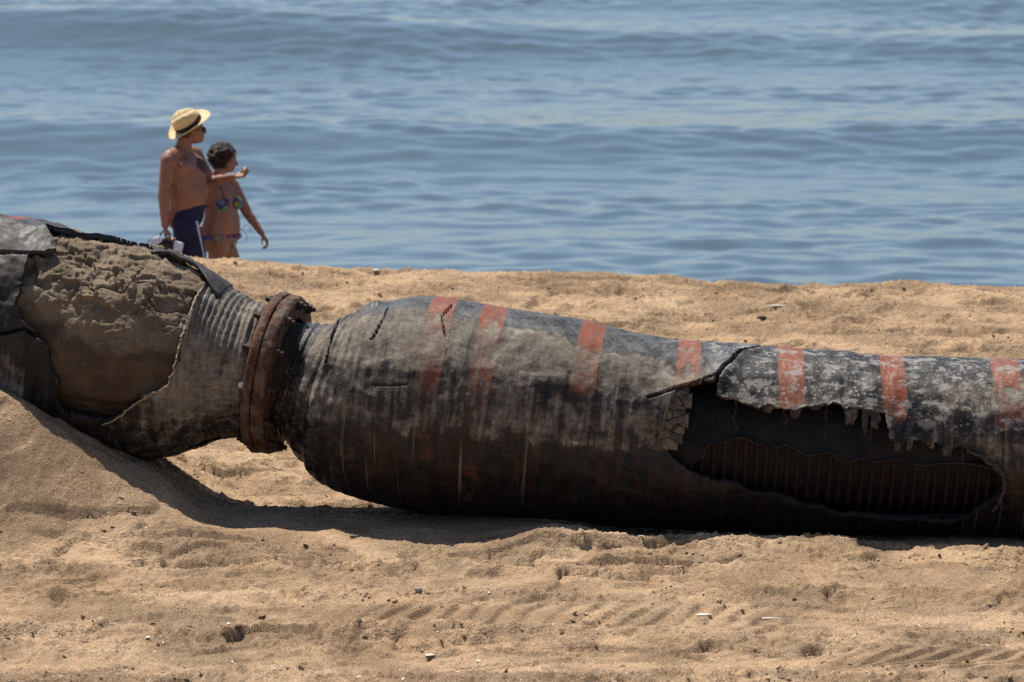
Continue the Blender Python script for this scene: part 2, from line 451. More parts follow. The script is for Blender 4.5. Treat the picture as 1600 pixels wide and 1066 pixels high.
class Tube:
    """grid over an axis in (s metres, v = theta * 0.55 metres); cut with a signed distance, rim turned inwards"""
    RV = 0.55
    def __init__(s, ax, u, th):
        s.ax, s.u, s.th = ax, u, th
        s.U, s.TH = np.meshgrid(u, th, indexing='ij')
        s.S = ax.s_of(s.U); s.V = s.TH * s.RV
    def sv(s, pts, dr=0.0, r=None):
        out = []
        for p in pts:
            u, t = p[1:] if p[0] == 'ut' else s.ax.inv(p[0], p[1], dr, r)
            out.append((float(s.ax.s_of(u)), t * s.RV))
        return out
    def build(s, name, Rr, attrs, mat, parent, sdf=None, rim=0.03, rim_in=0.0):
        U, TH, S, V = s.U.copy(), s.TH.copy(), s.S, s.V
        nu, nv = U.shape
        F = grid_faces(nu, nv)
        keep_v = None
        if sdf is not None:
            f = sdf.ravel()
            inside = f < 0
            keep = ~inside[F].all(axis=1)
            gs = np.gradient(sdf, axis=0) / np.maximum(np.gradient(S, axis=0), 1e-6)
            gv = np.gradient(sdf, axis=1) / np.maximum(np.gradient(V, axis=1), 1e-6)
            g2 = np.maximum(gs ** 2 + gv ** 2, 0.2)
            mv = (sdf < 0) & (sdf > -0.05)
            dsx = np.where(mv, -sdf * gs / g2, 0); dvx = np.where(mv, -sdf * gv / g2, 0)
            U = U + dsx / np.maximum(np.gradient(S, axis=0) / np.gradient(s.U, axis=0), 1e-6)
            TH = TH + dvx / s.RV
            F = F[keep]
        P = s.ax.pt(U, TH, Rr).reshape(-1, 3)
        uv = np.stack([S, V, np.zeros_like(S)], -1).reshape(-1, 3)
        at_ = {k: np.broadcast_to(v, S.shape).reshape(-1) for k, v in attrs.items()}
        if sdf is not None and rim > 0:
            e = np.concatenate([F[:, [0, 1]], F[:, [1, 2]], F[:, [2, 3]], F[:, [3, 0]]])
            key = np.sort(e, 1); code = key[:, 0].astype(np.int64) * (nu * nv) + key[:, 1]
            uq, idx, cnt = np.unique(code, return_index=True, return_counts=True)
            be = e[idx[cnt == 1]]
            ii = be[:, 0] // nv; jj = be[:, 0] % nv
            i2 = be[:, 1] // nv; j2 = be[:, 1] % nv
            edge = ((ii == 0) & (i2 == 0)) | ((ii == nu - 1) & (i2 == nu - 1)) | ((jj == 0) & (j2 == 0)) | ((jj == nv - 1) & (j2 == nv - 1))
            be = be[~edge]
            bv = np.unique(be)
            remap = np.full(nu * nv, -1); remap[bv] = np.arange(len(bv)) + nu * nv
            Pin = s.ax.pt(U, TH, np.broadcast_to(Rr, U.shape) - rim).reshape(-1, 3)[bv]
            P = np.concatenate([P, Pin]); uv = np.concatenate([uv, uv[bv] + np.array([0.013, 0.0, 0.3])])
            at_ = {k: np.concatenate([v, v[bv] * 0.3]) for k, v in at_.items()}
            rf = np.stack([be[:, 1], be[:, 0], remap[be[:, 0]], remap[be[:, 1]]], -1)
            F = np.concatenate([F, rf])
        used = np.zeros(len(P), bool); used[F.ravel()] = True
        mp = np.cumsum(used) - 1
        m = raw_mesh(name, P[used], mp[F][:, ::-1], True, {k: v[used] for k, v in at_.items()}, uv[used])
        return mesh_obj(name, m, mat, parent)
def tube_along(name, pts, r, mat, parent=None, seg=6, wob=0.0, seed=0):
    """thin round strand through points; r may be a list"""
    P = np.asarray(pts, float)
    n = len(P)
    r = np.broadcast_to(np.asarray(r, float), (n,))
    T = np.gradient(P, axis=0); T /= np.linalg.norm(T, axis=1, keepdims=True) + 1e-9
    A = np.cross(T, np.array([0.13, 0.31, 0.94])); A /= np.linalg.norm(A, axis=1, keepdims=True) + 1e-9
    B = np.cross(T, A)
    g = np.random.default_rng(seed)
    a = np.linspace(0, 2 * math.pi, seg, endpoint=False)
    rr = r[:, None] * (1 + wob * g.normal(size=(n, seg)))
    V = P[:, None, :] + rr[..., None] * (np.cos(a)[None, :, None] * A[:, None, :] + np.sin(a)[None, :, None] * B[:, None, :])
    V = np.concatenate([V, V[:, :1]], 1)
    return mesh_obj(name, raw_mesh(name, V.reshape(-1, 3), grid_faces(n, seg + 1)), mat, parent)
def resample(pts, n):
    P = np.asarray(pts, float)
    L = np.concatenate([[0], np.cumsum(np.linalg.norm(np.diff(P, axis=0), axis=1))])
    t = np.linspace(0, L[-1], n)
    return np.stack([np.interp(t, L, P[:, k]) for k in range(P.shape[1])], -1)

# ------------------------------------------------------------------ the beach
def crest_y(x):
    return 34.6 + 0.25 * gn(x * 0.35, 0 * x, 91)
def sand_h(X, Y, detail=True):
    # ground rises behind the hose to a berm, then falls to the sea
    zc = 0.418 - 0.030 * np.clip(X, -12, 12) + 0.02 * gn(X * 0.8, 0 * X + 5, 92)
    yc = crest_y(X)
    t = np.clip((Y - 26.2) / (yc - 26.2), 0, None)
    up = zc * np.where(t < 1, t ** 1.25, 1)
    dn = np.where(Y > yc, -0.365 * np.clip(Y - yc, 0, None) + 0.10 * (1 - np.exp(-np.clip(Y - yc, 0, None) / 0.5)), 0)
    z = np.maximum(up + dn, -4.0)
    # mound under the left hose
    x0 = X + 0.06 * gn(X * 1.1, Y * 1.1, 31)
    q = np.clip((-1.50 - x0) * 0.60, 0, None)
    ridge = np.where(q < 0.85, q, 0.85 + 0.35 * (1 - np.exp(-(q - 0.85) / 0.35)))
    ridge = np.where(q < 0.16, q * q / 0.32 + 0.0, ridge - 0.08 * np.exp(-(q - 0.16) / 0.2))
    across = np.where(Y < 25.1, ss(23.85, 24.62, Y), 1 - 0.9 * ss(25.3, 27.6, Y))
    z = z + np.clip(ridge, 0, None) * across
    # smooth strip before the hose, shallow bed it lies in, heap in front
    z = z - 0.03 * bump(Y, 24.7, 0.45) * ss(0.2, 0.8, X)
    z = z + (0.085 * ss(-0.35, 0.25, X) * (1 - 0.75 * ss(1.2, 2.6, X))) * bump(Y, 23.98 + 0.06 * gn(X * 1.3, 0 * X, 41), 0.26)
    z = z + 0.09 * (1 - ss(-1.75, -1.15, X)) * bump(Y, 23.95, 0.22) * ss(-9, -3, X)
    z = z + 0.080 * ss(-2.3, -1.9, X) * (1 - ss(0.1, 1.0, X)) * np.exp(-np.abs((Y - 24.75) / 0.85) ** 4)
    far = ss(26.5, 28, Y)
    near = 1 - far
    # vehicle tracks running along the beach in the foreground
    wob = 0.10 * gn(X * 0.45, 0 * X, 42) + 0.03 * gn(X * 1.7, 0 * X, 43)
    for yy, w, a in ((23.30, 0.06, 0.050), (22.95, 0.16, -0.050), (22.50, 0.13, 0.060), (21.92, 0.24, -0.065), (21.48, 0.09, 0.085), (20.9, 0.22, -0.06), (20.35, 0.16, 0.06), (19.6, 0.2, -0.05), (19.0, 0.3, 0.04)):
        m = 0.55 + 0.6 * gn(X * 0.6, 0 * X + yy, 44)
        z = z + a * np.clip(m, 0, 1.4) * bump(Y, yy + wob, w)
    if not detail:
        return z
    # tread bars in the pressed strips
    ph = X * 1.0 - (Y - 21.9) * 0.42 + 0.04 * gn(X * 2, Y * 2, 45)
    bq = ph / 0.135 - np.floor(ph / 0.135)
    bars = ss(0.0, 0.55, bq) * (1 - ss(0.80, 0.93, bq))
    trk = np.exp(-np.abs((Y - 21.95 - wob) / 0.42) ** 6) * ss(-0.95, -0.6, X) * (1 - ss(1.1, 1.7, X)) * ss(-0.55, -0.05, gn(X * 1.1, Y * 0.9, 46) + 0.12)
    z = z + 0.034 * bars * trk * (0.60 + 0.6 * gn(X * 3, Y * 3, 51))
    ph2 = X * 1.0 - (Y - 20.8) * 0.8
    trk2 = np.exp(-np.abs((Y - 20.8 - wob) / 0.42) ** 6) * ss(1.4, 1.8, X)
    z = z + 0.028 * ss(-0.2, 0.5, np.sin(ph2 * 2 * math.pi / 0.15)) * trk2
    ph3 = X + 0.25 * (Y - 23.0)
    trk3 = np.exp(-np.abs((Y - 23.0 - wob) / 0.24) ** 6) * ss(0.2, 0.6, X) * ss(-0.25, 0.15, gn(X * 0.9, Y * 0.9, 49))
    z = z + 0.022 * ss(-0.1, 0.5, np.sin(ph3 * 2 * math.pi / 0.16)) * trk3
    trk = np.clip(trk + trk2 + 0.6 * trk3, 0, 1)
    lumps = ss(-0.1, 0.6, np.sin((X + 0.35 * (Y - 23.4)) * 2 * math.pi / 0.19 + 1.5 * gn(X * 2, Y * 2, 48)))
    z = z + 0.016 * lumps * bump(Y, 23.42 + wob * .5, 0.14) * ss(-0.4, 0.3, X)
    # relief: trodden sand in low ledges, clods, crumbs
    smooth_strip = np.exp(-np.abs((Y - 24.55) / 0.55) ** 4) * ss(-2.2, -1.6, X) * (1 - ss(0.0, 0.5, X))
    shade = np.exp(-np.abs((Y - 24.6) / 0.5) ** 4)
    k = 1 - 0.9 * np.clip(np.maximum(smooth_strip, 0.6 * shade), 0, 1)
    pressed = np.exp(-np.abs((Y - 21.95 - wob) / 0.42) ** 6) + np.exp(-np.abs((Y - 22.98 - wob) / 0.22) ** 6) + np.exp(-np.abs((Y - 20.8 - wob) / 0.40) ** 6)
    pressed = pressed * ss(-0.5, 0.1, gn(X * 0.5, Y * 0.5, 50)) * (Y < 24)
    k = k * (1 - 0.72 * trk) * (1 - 0.55 * np.clip(pressed, 0, 1))
    z = z + 0.020 * fbm(X * 1.1, Y * 1.1, 3, 1) * k
    z = z + k * 0.011 * fbm(X * 4.5, Y * 3.6, 3, 11)
    # ledges: broken crusts whose edges face the viewer
    for per, amp, sx, wob_a, sd in ((0.62, 0.060, 0.8, 0.55, 201), (0.31, 0.042, 1.7, 0.34, 205), (0.14, 0.026, 3.6, 0.17, 209), (0.08, 0.016, 7.5, 0.09, 213)):
        a = (Y + wob_a * fbm(X * sx, Y * sx * 1.3, 3, sd, 0.45)) / per
        f = a - np.floor(a)
        st = np.clip((f - (1 - 0.020 / per)) / (0.018 / per), 0, 1) - f ** 1.8
        patch = ss(-0.08, 0.50, gn(X * sx * 0.9 + 7, Y * sx * 1.1, sd + 3) + 0.3 * gn(X * sx * 3, Y * sx * 3, sd + 5))
        z = z + k * amp * st * patch * (1 - 0.15 * far)
    dens = gn(X * 0.8, Y * 1.3, 22)
    edge_of_track = bump(Y - wob, 21.42, 0.10) + bump(Y - wob, 22.55, 0.10) + 0.8 * bump(Y - wob, 23.36, 0.09) + 0.7 * bump(Y - wob, 20.3, 0.12)
    for sc, amp, th, sd in ((9.0, 0.034, 0.22, 221), (19.0, 0.018, 0.10, 223), (38.0, 0.010, 0.05, 225)):
        f1, f2, rn = worley(X * sc + 0.35 * gn(X * sc * 1.3, Y * sc * 1.3, sd), Y * sc * 0.85 + 0.35 * gn(X * sc * 1.3, Y * sc * 1.3, sd + 1), sd)
        mask = ss(th, th + 0.30, dens + 0.5 * gn(X * 2.3, Y * 2.9, sd + 2) + 0.55 * edge_of_track - 0.15)
        z = z + k * amp * mask * (rn - 0.25) * np.clip(1.15 - f1 * f1 * 1.3, 0, 1) * ss(0.0, 0.22, f2 - f1) * (1 - 0.25 * far)
    c2 = fbm(X * 19, Y * 15, 2, 24)
    z = z + k * ss(0.42, 0.56, c2 + 0.45 * gn(X * 1.6, Y * 2.0, 25)) * 0.011
    z = z + k * ss(0.40, 0.60, gn(X * 34, Y * 30, 30) + 0.4 * gn(X * 2.1, Y * 2.6, 33)) * 0.008
    z = z - k * ss(0.58, 0.72, fbm(X * 2.7, Y * 2.4, 3, 26)) * 0.030
    z = z + k * (0.0050 * gn(X * 38, Y * 36, 27)) + 0.0024 * gn(X * 80, Y * 60, 28)
    # broken edges of crust: short steep steps facing the viewer
    g = np.random.default_rng(77)
    steps = [((a - 800) / 300, (b - 800) / 300, 28000 / (c + 300), h) for a, b, c, h in ((-20, 335, 893, .040), (330, 440, 905, .050), (-20, 140, 948, .045), (430, 640, 1017, .045), (840, 1260, 872, .050), (1290, 1410, 886, .075), (560, 780, 1001, .040),
             (840, 1360, 1024, .060), (1050, 1210, 976, .035), (1200, 1460, 988, .040), (590, 830, 880, .035), (1250, 1620, 868, .030), (180, 430, 968, .045), (1330, 1500, 1000, .045), (60, 260, 1010, .035), (700, 900, 935, .025), (940, 1130, 912, .030), (300, 520, 1045, .04), (1380, 1560, 925, .03), (30, 180, 868, .04))]
    for _ in range(95):
        yy = 27.2 + 7.2 * g.random() ** 0.8; xx = g.uniform(-5, 5); ln = g.uniform(.08, .45)
        steps.append((xx - ln, xx + ln, yy, g.uniform(.018, .050)))
    for _ in range(45):
        yy = g.uniform(19.8, 23.6); xx = g.uniform(-4.3, 4.3); ln = g.uniform(.06, .30)
        steps.append((xx - ln, xx + ln, yy, g.uniform(.012, .035)))
    z = np.array(z)
    for x_a, x_b, yy, h in steps:
        sel = (X > x_a - .1) & (X < x_b + .1) & (np.abs(Y - yy) < 0.9)
        if not sel.any():
            continue
        xq, yq = X[sel], Y[sel]
        yl = yy + 0.10 * gn(xq * 2.1, np.full_like(xq, yy * 3), 81) + 0.035 * gn(xq * 7, np.full_like(xq, yy * 3), 82) + 0.008 * gn(xq * 22, np.full_like(xq, yy * 3), 83)
        d = yq - yl
        hh = 0.55 * h * ss(x_a - .1, x_a + .12, xq) * (1 - ss(x_b - .12, x_b + .1, xq)) * np.clip(0.65 + 0.9 * gn(xq * 5, np.full_like(xq, yy * 5), 84), 0, 1.4)
        z[sel] += hh * np.clip(d / 0.022, 0, 1) * np.exp(-np.clip(d, 0, None) / 0.16) - 0.35 * hh * np.exp(-(np.clip(-d, 0, None) / 0.05) ** 2) * (d < 0)
    # footprints behind the hose
    fp = gn(X * 2.0, Y * 1.5, 29)
    z = z - far * ss(0.46, 0.58, fp) * 0.045 + far * bump(fp, 0.42, 0.05) * 0.018
    return z
def build_sand():
    xs = stretch(-4.6, 4.6, 0.0138, -900, 900, 1.22)
    ys = np.concatenate([stretch(19.6, 25.6, 0.0165, -60, 25.6, 1.25), stretch(25.63, 35.4, 0.024, 25.62, 80, 1.18)[1:]])
    ys = np.unique(np.round(ys, 5))
    X, Y = np.meshgrid(xs, ys, indexing='ij')
    Z = sand_h(X, Y)
    near = np.clip(1 - (np.abs(X) - 4.6) / 6, 0, 1)
    sh = np.clip(0.10 + 0.75 * ss(22.3, 20.6, Y) * (0.6 + 0.8 * gn(X * 0.7, Y * 0.9, 61)) + 0.55 * ss(0.1, 0.6, gn(X * 0.9, Y * 1.6, 62)) * (Y < 26), 0, 1)
    global SAND; SAND = (xs, ys, Z)
    m = raw_mesh('sand', np.stack([X, Y, Z], -1).reshape(-1, 3), grid_faces(len(xs), len(ys)), True, {'shelly': sh})
    o = mesh_obj('sand', m, M['sand'])
    tag(o, 'pale brown trampled sand of the beach', kind='structure')
build_sand()

def build_sea():
    xs = stretch(-16, 16, 0.11, -4000, 4000, 1.2)
    ys = stretch(44, 120, 0.15, 36, 6000, 1.12)
    X, Y = np.meshgrid(xs, ys, indexing='ij')
    fade = 1 - ss(140, 320, Y)
    z = 0
    for yy, a, w, sd in ((50.5, 0.05, 3.0, 1), (57, 0.05, 3, 2), (65.8, 0.50, 3.6, 3), (78, 0.07, 3.0, 4), (92.5, 0.78, 4.6, 5), (113, 0.35, 4.5, 6), (128, 0.4, 6, 7), (152, 0.4, 7, 8)):
        yc = yy + 2.2 * gn(X * 0.045, 0 * X + sd, 71) + 0.6 * gn(X * 0.2, 0 * X + sd, 72)
        t = (Y - yc) / w
        z = z + a * (0.75 + 0.6 * gn(X * 0.06, 0 * X + sd, 73)) * np.exp(-np.where(t < 0, t * 1.15, t * 0.8) ** 2)
    z = z + 0.030 * fbm(X * 0.25, Y * 0.42, 2, 74)
    patchy = 0.55 + 0.75 * ss(-0.4, 0.5, gn(X * 0.12, Y * 0.22, 78))
    z = z + patchy * (0.018 * gn(X * 0.6, Y * 0.9, 75) + 0.034 * gn(X * 1.0, Y * 1.35, 76) + 0.025 * gn(X * 1.8, Y * 2.1, 77) + 0.010 * gn(X * 3.2, Y * 3.4, 79))
    z = -1.0 + z * fade
    m = raw_mesh('sea', np.stack([X, Y, z], -1).reshape(-1, 3), grid_faces(len(xs), len(ys)), True)
    tag(mesh_obj('sea', m, M['sea']), 'blue sea with low swells rolling towards the beach', kind='structure')
build_sea()

# ------------------------------------------------------------------ flange plates with bolts
FL_T = np.array([math.cos(R_(13)) * math.cos(R_(9.5)), -math.sin(R_(13)) * math.cos(R_(9.5)), -math.sin(R_(9.5))])
FL_C = 0.5 * (AL.c(np.array(429.0)) + AR.c(np.array(429.0)))
def flange_plate(x0, x1, radius, bore, parent, side, seed):
    """one steel ring plate from x0 to x1 metres along the joint's axis"""
    nseg = 160
    Tn = FL_T; F = np.cross(Tn, np.array([0, 0, 1.0])); F /= np.linalg.norm(F); U = np.cross(F, Tn)
    A, B = FL_C + Tn * x0, FL_C + Tn * x1; L = x1 - x0
    c1, c2 = (0.012, 0.004) if side < 0 else (0.004, 0.012)
    prof = [(0, bore), (0, radius - 0.03), (0, radius - c1), (0, radius - c1), (c1, radius), (c1, radius), (L * .3, radius + .003), (L * .7, radius + .003), (L - c2, radius), (L - c2, radius), (L, radius - c2), (L, radius - c2), (L, radius - 0.03), (L, bore)]
    a = np.linspace(0, 2 * math.pi, nseg + 1)
    V = np.zeros((len(prof), nseg + 1, 3))
    for i, (x, r) in enumerate(prof):
        rr = r + (0.007 * gn(np.cos(a) * 3 + x * 2, np.sin(a) * 3, seed) + 0.006 * gn(np.cos(a) * 9 + x * 30, np.sin(a) * 9, seed + 1) + 0.005 * gn(np.cos(a) * 24 + x * 50, np.sin(a) * 24, seed + 2)) * (r > bore + .01)
        V[i] = A + Tn * x + rr[:, None] * (np.cos(a)[:, None] * F + np.sin(a)[:, None] * U)
    o = mesh_obj('flange', raw_mesh('flange', V.reshape(-1, 3), np.array([f for f in grid_faces(len(prof), nseg + 1) if (f[0] // (nseg + 1)) not in (2, 4, 8, 10)])), M['rust'], parent)
    # bolts: hex nut, washer and threaded end, on the outer face
    end, dr = (A, -Tn) if side < 0 else (B, Tn)
    def bolt_mesh(hex_r, h, shank):
        bm = bmesh.new()
        def prism(n, r, z0, z1, ph=0):
            lo = [bm.verts.new((r * math.cos(ph + 2 * math.pi * i / n), r * math.sin(ph + 2 * math.pi * i / n), z0)) for i in range(n)]
            hi = [bm.verts.new((v.co.x * .94, v.co.y * .94, z1)) for v in lo]
            bm.faces.new(hi); bm.faces.new(lo[::-1])
            for i in range(n):
                bm.faces.new((lo[i], lo[(i + 1) % n], hi[(i + 1) % n], hi[i]))
        prism(16, hex_r * 1.25, -0.002, 0.005)
        prism(6, hex_r, 0.0055, h, 0.3)
        prism(12, hex_r * .55, h + .0005, h + shank)
        bmesh.ops.recalc_face_normals(bm, faces=bm.faces)
        m = bpy.data.meshes.new('bolt'); bm.to_mesh(m); bm.free()
        return m
    rusty, bright = bolt_mesh(0.027, 0.030, 0.022), bolt_mesh(0.022, 0.024, 0.006)
    rusty.materials.append(M['bolt_rust']); bright.materials.append(M['zinc'])
    q = Vector(dr).to_track_quat('Z', 'Y')
    for k in range(12):
        th = R_(-4 + 30 * k)
        p = end + 0.412 * (math.cos(th) * F + math.sin(th) * U)
        b = bpy.data.objects.new('bolt', bright if k == 0 and side < 0 else rusty)
        b.location = Vector(p); b.rotation_mode = 'QUATERNION'; b.rotation_quaternion = q
        link(b, o)
    return o

# ------------------------------------------------------------------ right hose
def build_right():
    root = empty('dredge_hose', (0, 0, 0))
    tag(root, 'long black and red banded hose with a wide torn hole, right of the flange', 'hose', 'hose sections of the pipeline')
    u = np.concatenate([np.arange(456, 1640, 2.2), np.arange(1640, 2600, 9)])
    tb = Tube(AR, u, th_list(290, 50))
    U, TH, S, V = tb.U, tb.TH, tb.S, tb.V
    yn = np.sin(TH - 0.16)
    base = AR.rad(U)
    R = base.copy()
    # wrapped neck: rings and folds that die out over the shoulder
    neck = ss(640, 470, U)
    fold = fbm(S * 9, V * 0.9, 3, 101)
    R += neck * (0.010 * fold + 0.006 * np.sin(S * 2 * math.pi / 0.052 + 1.5 * gn(S * 4, V * 1.2, 102)))
    R += 0.014 * bump(U, 504 + 6 * gn(V * 2, 0 * V, 103), 5) + 0.012 * bump(U, 528 + 8 * gn(V * 2.4, 0 * V + 3, 104), 6) - 0.012 * bump(U, 514, 4)
    # dents, sag and general unevenness of an old hull
    R += 0.010 * fbm(S * 1.6, V * 2.2, 3, 105) + 0.0035 * fbm(S * 9, V * 6, 3, 106)
    R += 0.004 * ss(0.0, 0.5, gn(S * 3.5, V * 9, 107))
    # mud
    sm = fbm(S * 3, V * 4, 3, 108)
    e = yn + 0.10 * sm + 0.05 * gn(S * 14, V * 3, 118)
    top_clear = ss(0.90 - 0.12 * ss(800, 1000, U), 0.76 - 0.12 * ss(800, 1000, U), e)
    m = (0.10 + 0.28 * ss(-0.75, -0.25, e) + 0.30 * ss(-0.38, -0.22, e + 0.08 * sm) * (1 - 0.6 * ss(1000, 1200, U)) + 0.22 * ss(0.25, 0.55, e)) * (0.15 + 0.85 * top_clear)
    m *= 1 - 0.70 * ss(1040, 1130, U) * (1 - ss(1400, 1460, U)) * ss(-0.1, 0.1, yn)
    m += 0.15 * ss(1400, 1480, U) * bump(yn, 0.15, 0.35)
    band = ss(0.05, 0.4, gn(S * 1.3, V * 5.5, 109) + 0.35 * gn(S * 9, V * 5, 119))
    m = m - 0.28 * band * bump(yn, 0.08, 0.30) + 0.16 * sm
    m = np.clip(m, 0, 0.95)
    m = np.maximum(m, 0.62 * neck * ss(-0.45, 0.25, yn)) * ss(470, 500, U + 9 * yn) * (0.15 + 0.85 * ss(-0.72, -0.30, yn + 0.1 * sm))  # mud thinned low down, painting the underside darker as if shaded
    back = np.cos(TH) < -0.1
    mud = np.where(back, 0.35, m)
    R += 0.005 * mud * (1 + fbm(S * 14, V * 10, 3, 110))
    # painted bands
    stripe = np.zeros_like(S); bare = np.zeros_like(S)
    for px, py, w in ((674, 560, 36), (756, 560, 38), (920, 545, 39), (1076, 560, 40), (1237, 580, 40), (1397, 600, 40), (1576, 620, 44), (1740, 620, 40), (1900, 620, 40), (2060, 620, 40)):
        uc, _ = AR.inv(px, py)
        sc = AR.s_of(uc) + 0.010 * gn(V * 3, 0 * V + px, 111) + 0.003 * gn(V * 25, 0 * V + px, 126)
        lowk = ss(0.10, 0.45, yn + 0.2 * gn(S * 9, V * 5, 125)) if px > 800 else (0.36 + 0.64 * ss(-0.1, 0.4, yn)) * ss(-0.90, -0.6, yn + 0.2 * gn(S * 7, V * 5, 127))
        if px < 800:
            yc_, yw_ = (-0.40, 0.13) if px < 700 else (-0.62, 0.22)
            rem = ss(0.25, 0.55, np.exp(-((yn - yc_) / yw_) ** 4) + 0.55 * fbm(S * 11, V * 9, 4, 128))
            rem = rem * (np.abs(S - sc) < w / 500)
            lowk = np.maximum(lowk, 0.55 * rem * np.clip(0.75 + 0.6 * fbm(S * 14, V * 9, 3, 129), 0.2, 1))
            mud = mud * (1 - 0.5 * rem); bare = np.maximum(bare, rem)
        stripe = np.maximum(stripe, ss(w / 560 + 0.006, w / 560 - 0.006, np.abs(S - sc)) * lowk)
    # the hole
    hole = tb.sv([(1058, 606), (1084, 603), (1101, 598), (1122, 597), (1119, 617), (1140, 622), (1160, 630), (1184, 637), (1200, 634), (1220, 640), (1243, 643), (1260, 637), (1284, 634), (1301, 631), (1320, 639), (1340, 640), (1383, 646), (1386, 668), (1392, 688),
                  (1402, 694), (1420, 688), (1445, 694), (1462, 690), (1480, 706), (1499, 700), (1528, 710), (1552, 726), (1566, 745), (1562, 775), (1545, 800), (1520, 815), (1483, 822), (1400, 822), (1320, 814), (1235, 788), (1171, 774), (1133, 758), (1085, 742), (1063, 728), (1040, 711), (1036, 680), (1040, 650), (1048, 625)])
    sdf = poly_sdf(hole, S, V) + 0.010 * fbm(S * 16, V * 16, 3, 112) + 0.028 * fbm(S * 4.5, V * 4.5, 2, 116) * (yn < 0.0) + 0.006 * gn(S * 60, V * 40, 113) * (yn > -0.3)
    d = np.clip(sdf, 0, 1)
    lip = np.exp(-d / 0.05)
    R += lip * np.where(yn > 0.0, 0.022, -0.012) * (0.6 + 0.6 * gn(S * 5, V * 5, 114))
    R -= 0.030 * np.exp(-d / 0.22) * ss(0.15, -0.2, yn)
    mud = np.maximum(mud, np.exp(-d / 0.045) * 0.85 * (yn > 0.05))
    # puckered, dragged rubber left of the hole
    cx, cy = tb.sv([(985, 690)])[0]
    pu = np.exp(-(((S - cx) / 0.22) ** 2 + ((V - cy) / 0.25) ** 2))
    R += pu * 0.020 * fbm((S + V * 0.7) * 11, (V - S * .5) * 3, 3, 115)
    # cracks and lifted plies
    crack = np.zeros_like(S)
    for pts, w, dep, lift in (([(588, 476), (559, 482), (540, 491), (529, 504), (517, 539), (510, 569)], 0.010, 0.030, 0.020), ([(607, 482), (600, 501), (589, 520), (581, 533)], 0.008, 0.03, 0.010),
                        ([(1186, 545), (1159, 550), (1149, 558), (1143, 568), (1130, 577), (1122, 590), (1118, 604)], 0.013, 0.04, 0.014), ([(707, 478), (690, 496), (693, 511), (695, 527)], 0.006, 0.022, 0.004),
                        ([(1122, 590), (1100, 597), (1070, 606), (1040, 614), (1013, 622)], 0.008, 0.03, 0.016), ([(585, 602), (610, 603), (636, 601)], 0.005, 0.012, 0.0)):
        q = resample(tb.sv(pts), 60)
        q = q + 0.006 * np.stack([gn(np.arange(60) * .45, np.zeros(60), 120), gn(np.arange(60) * .45, np.ones(60), 121)], -1)
        dd = line_dist(q, S, V)
        tap = w
        cr = ss(tap, tap * 0.3, dd)
        R += lift * np.exp(-(dd / 0.045) ** 2) - (dep + lift) * cr
        crack = np.maximum(crack, cr)
    mud = mud * (1 - crack); stripe = stripe * (1 - crack)
    attrs = {'mud': mud, 'stripe': stripe,
             'faded_highlight': np.clip(ss(0.45, 0.9, yn) * (1 - 0.5 * ss(1100, 1250, U)) * (1 - crack), 0, 1),
             'blotch': np.clip(ss(960, 1120, U) * ss(0.0, 0.25, yn) * ss(-0.35, 0.1, gn(S * 2.2, V * 3, 117) + 0.25) + 0.25 * neck, 0, 1) * (1 - crack),
             'drip': ss(-0.05, -0.3, yn) * ss(-0.95, -0.6, yn) * (1 - ss(800, 900, U)) + 0.6 * ss(1410, 1470, U) * ss(0.5, 0.2, yn),
             'stain_shade': ss(0.0, -0.35, yn) * (0.9 - 0.4 * ss(600, 500, U)) * (1 - bare)}
    fl = ss(452, 522, U + 5 * gn(V * 4, 0 * V, 162))
    wr = 0.010 * np.sin(S * 2 * math.pi / 0.047 + 2.2 * gn(S * 5, V * 2.0, 163)) + 0.010 * fbm(S * 12, V * 3, 3, 164)
    R = R * fl + (0.330 + wr) * (1 - fl)
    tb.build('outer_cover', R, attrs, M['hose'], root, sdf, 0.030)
    tn = Tube(AR, np.arange(432, 500, 3.0), th_list(90, 30))
    tn.build('neck', 0.305 + 0.006 * fbm(tn.S * 8, tn.V * 6, 3, 160), {}, M['bolt_rust'], root)
    # inner sleeve, torn open along its lower front
    t2 = Tube(AR, np.arange(1000, 1640, 4.0), th_list(130, 30))
    r2 = 0.405 + 0.006 * fbm(t2.S * 5, t2.V * 5, 3, 131) + 0.004 * gn(t2.S * 14, t2.V * 3, 132)
    pl = [(1078, 726), (1098, 712), (1106, 694), (1130, 691), (1152, 683), (1176, 690), (1200, 700), (1232, 696), (1262, 712), (1296, 706), (1318, 724), (1345, 715), (1365, 722), (1400, 717), (1440, 726), (1490, 722), (1530, 726), (1562, 734), (1600, 742)]
    edge = t2.sv(pl, r=0.405)
    lo = [(1600, -1.0), (1300, -1.1), (1180, -0.80), (1100, -0.45), (1072, -0.25)]
    poly = edge + [(float(AR.s_of(a)), b * 0.55) for a, b in lo]
    sd2 = poly_sdf(poly, t2.S, t2.V) + 0.018 * fbm(t2.S * 11, t2.V * 11, 4, 133)
    r2 = r2 + 0.016 * np.exp(-np.clip(sd2, 0, 1) / 0.03)
    z = np.zeros_like(t2.S)
    t2.build('inner_sleeve', r2, {}, M['black'], root, sd2, 0.018)
    q = resample([AR.pt(np.interp(a, AR.L, AR.uu) if False else np.interp(a, AR.L, AR.uu), b / 0.55, 0.424) for a, b in edge], 90)
    q = q + 0.006 * np.stack([gn(np.arange(90) * .5, np.full(90, k), 140) for k in range(3)], -1)
    tube_along('frayed_edge', q, 0.002 + 0.004 * np.abs(gn(np.arange(90) * .3, np.zeros(90), 142)), M['fray_d'], root, 6, 0.3, 3)
    # carcass with its ribs
    t3 = Tube(AR, np.arange(1000, 1640, 8.0), th_list(60, 30))
    t3.build('carcass', np.full_like(t3.S, 0.362), {}, M['black'], root)
    rib = None
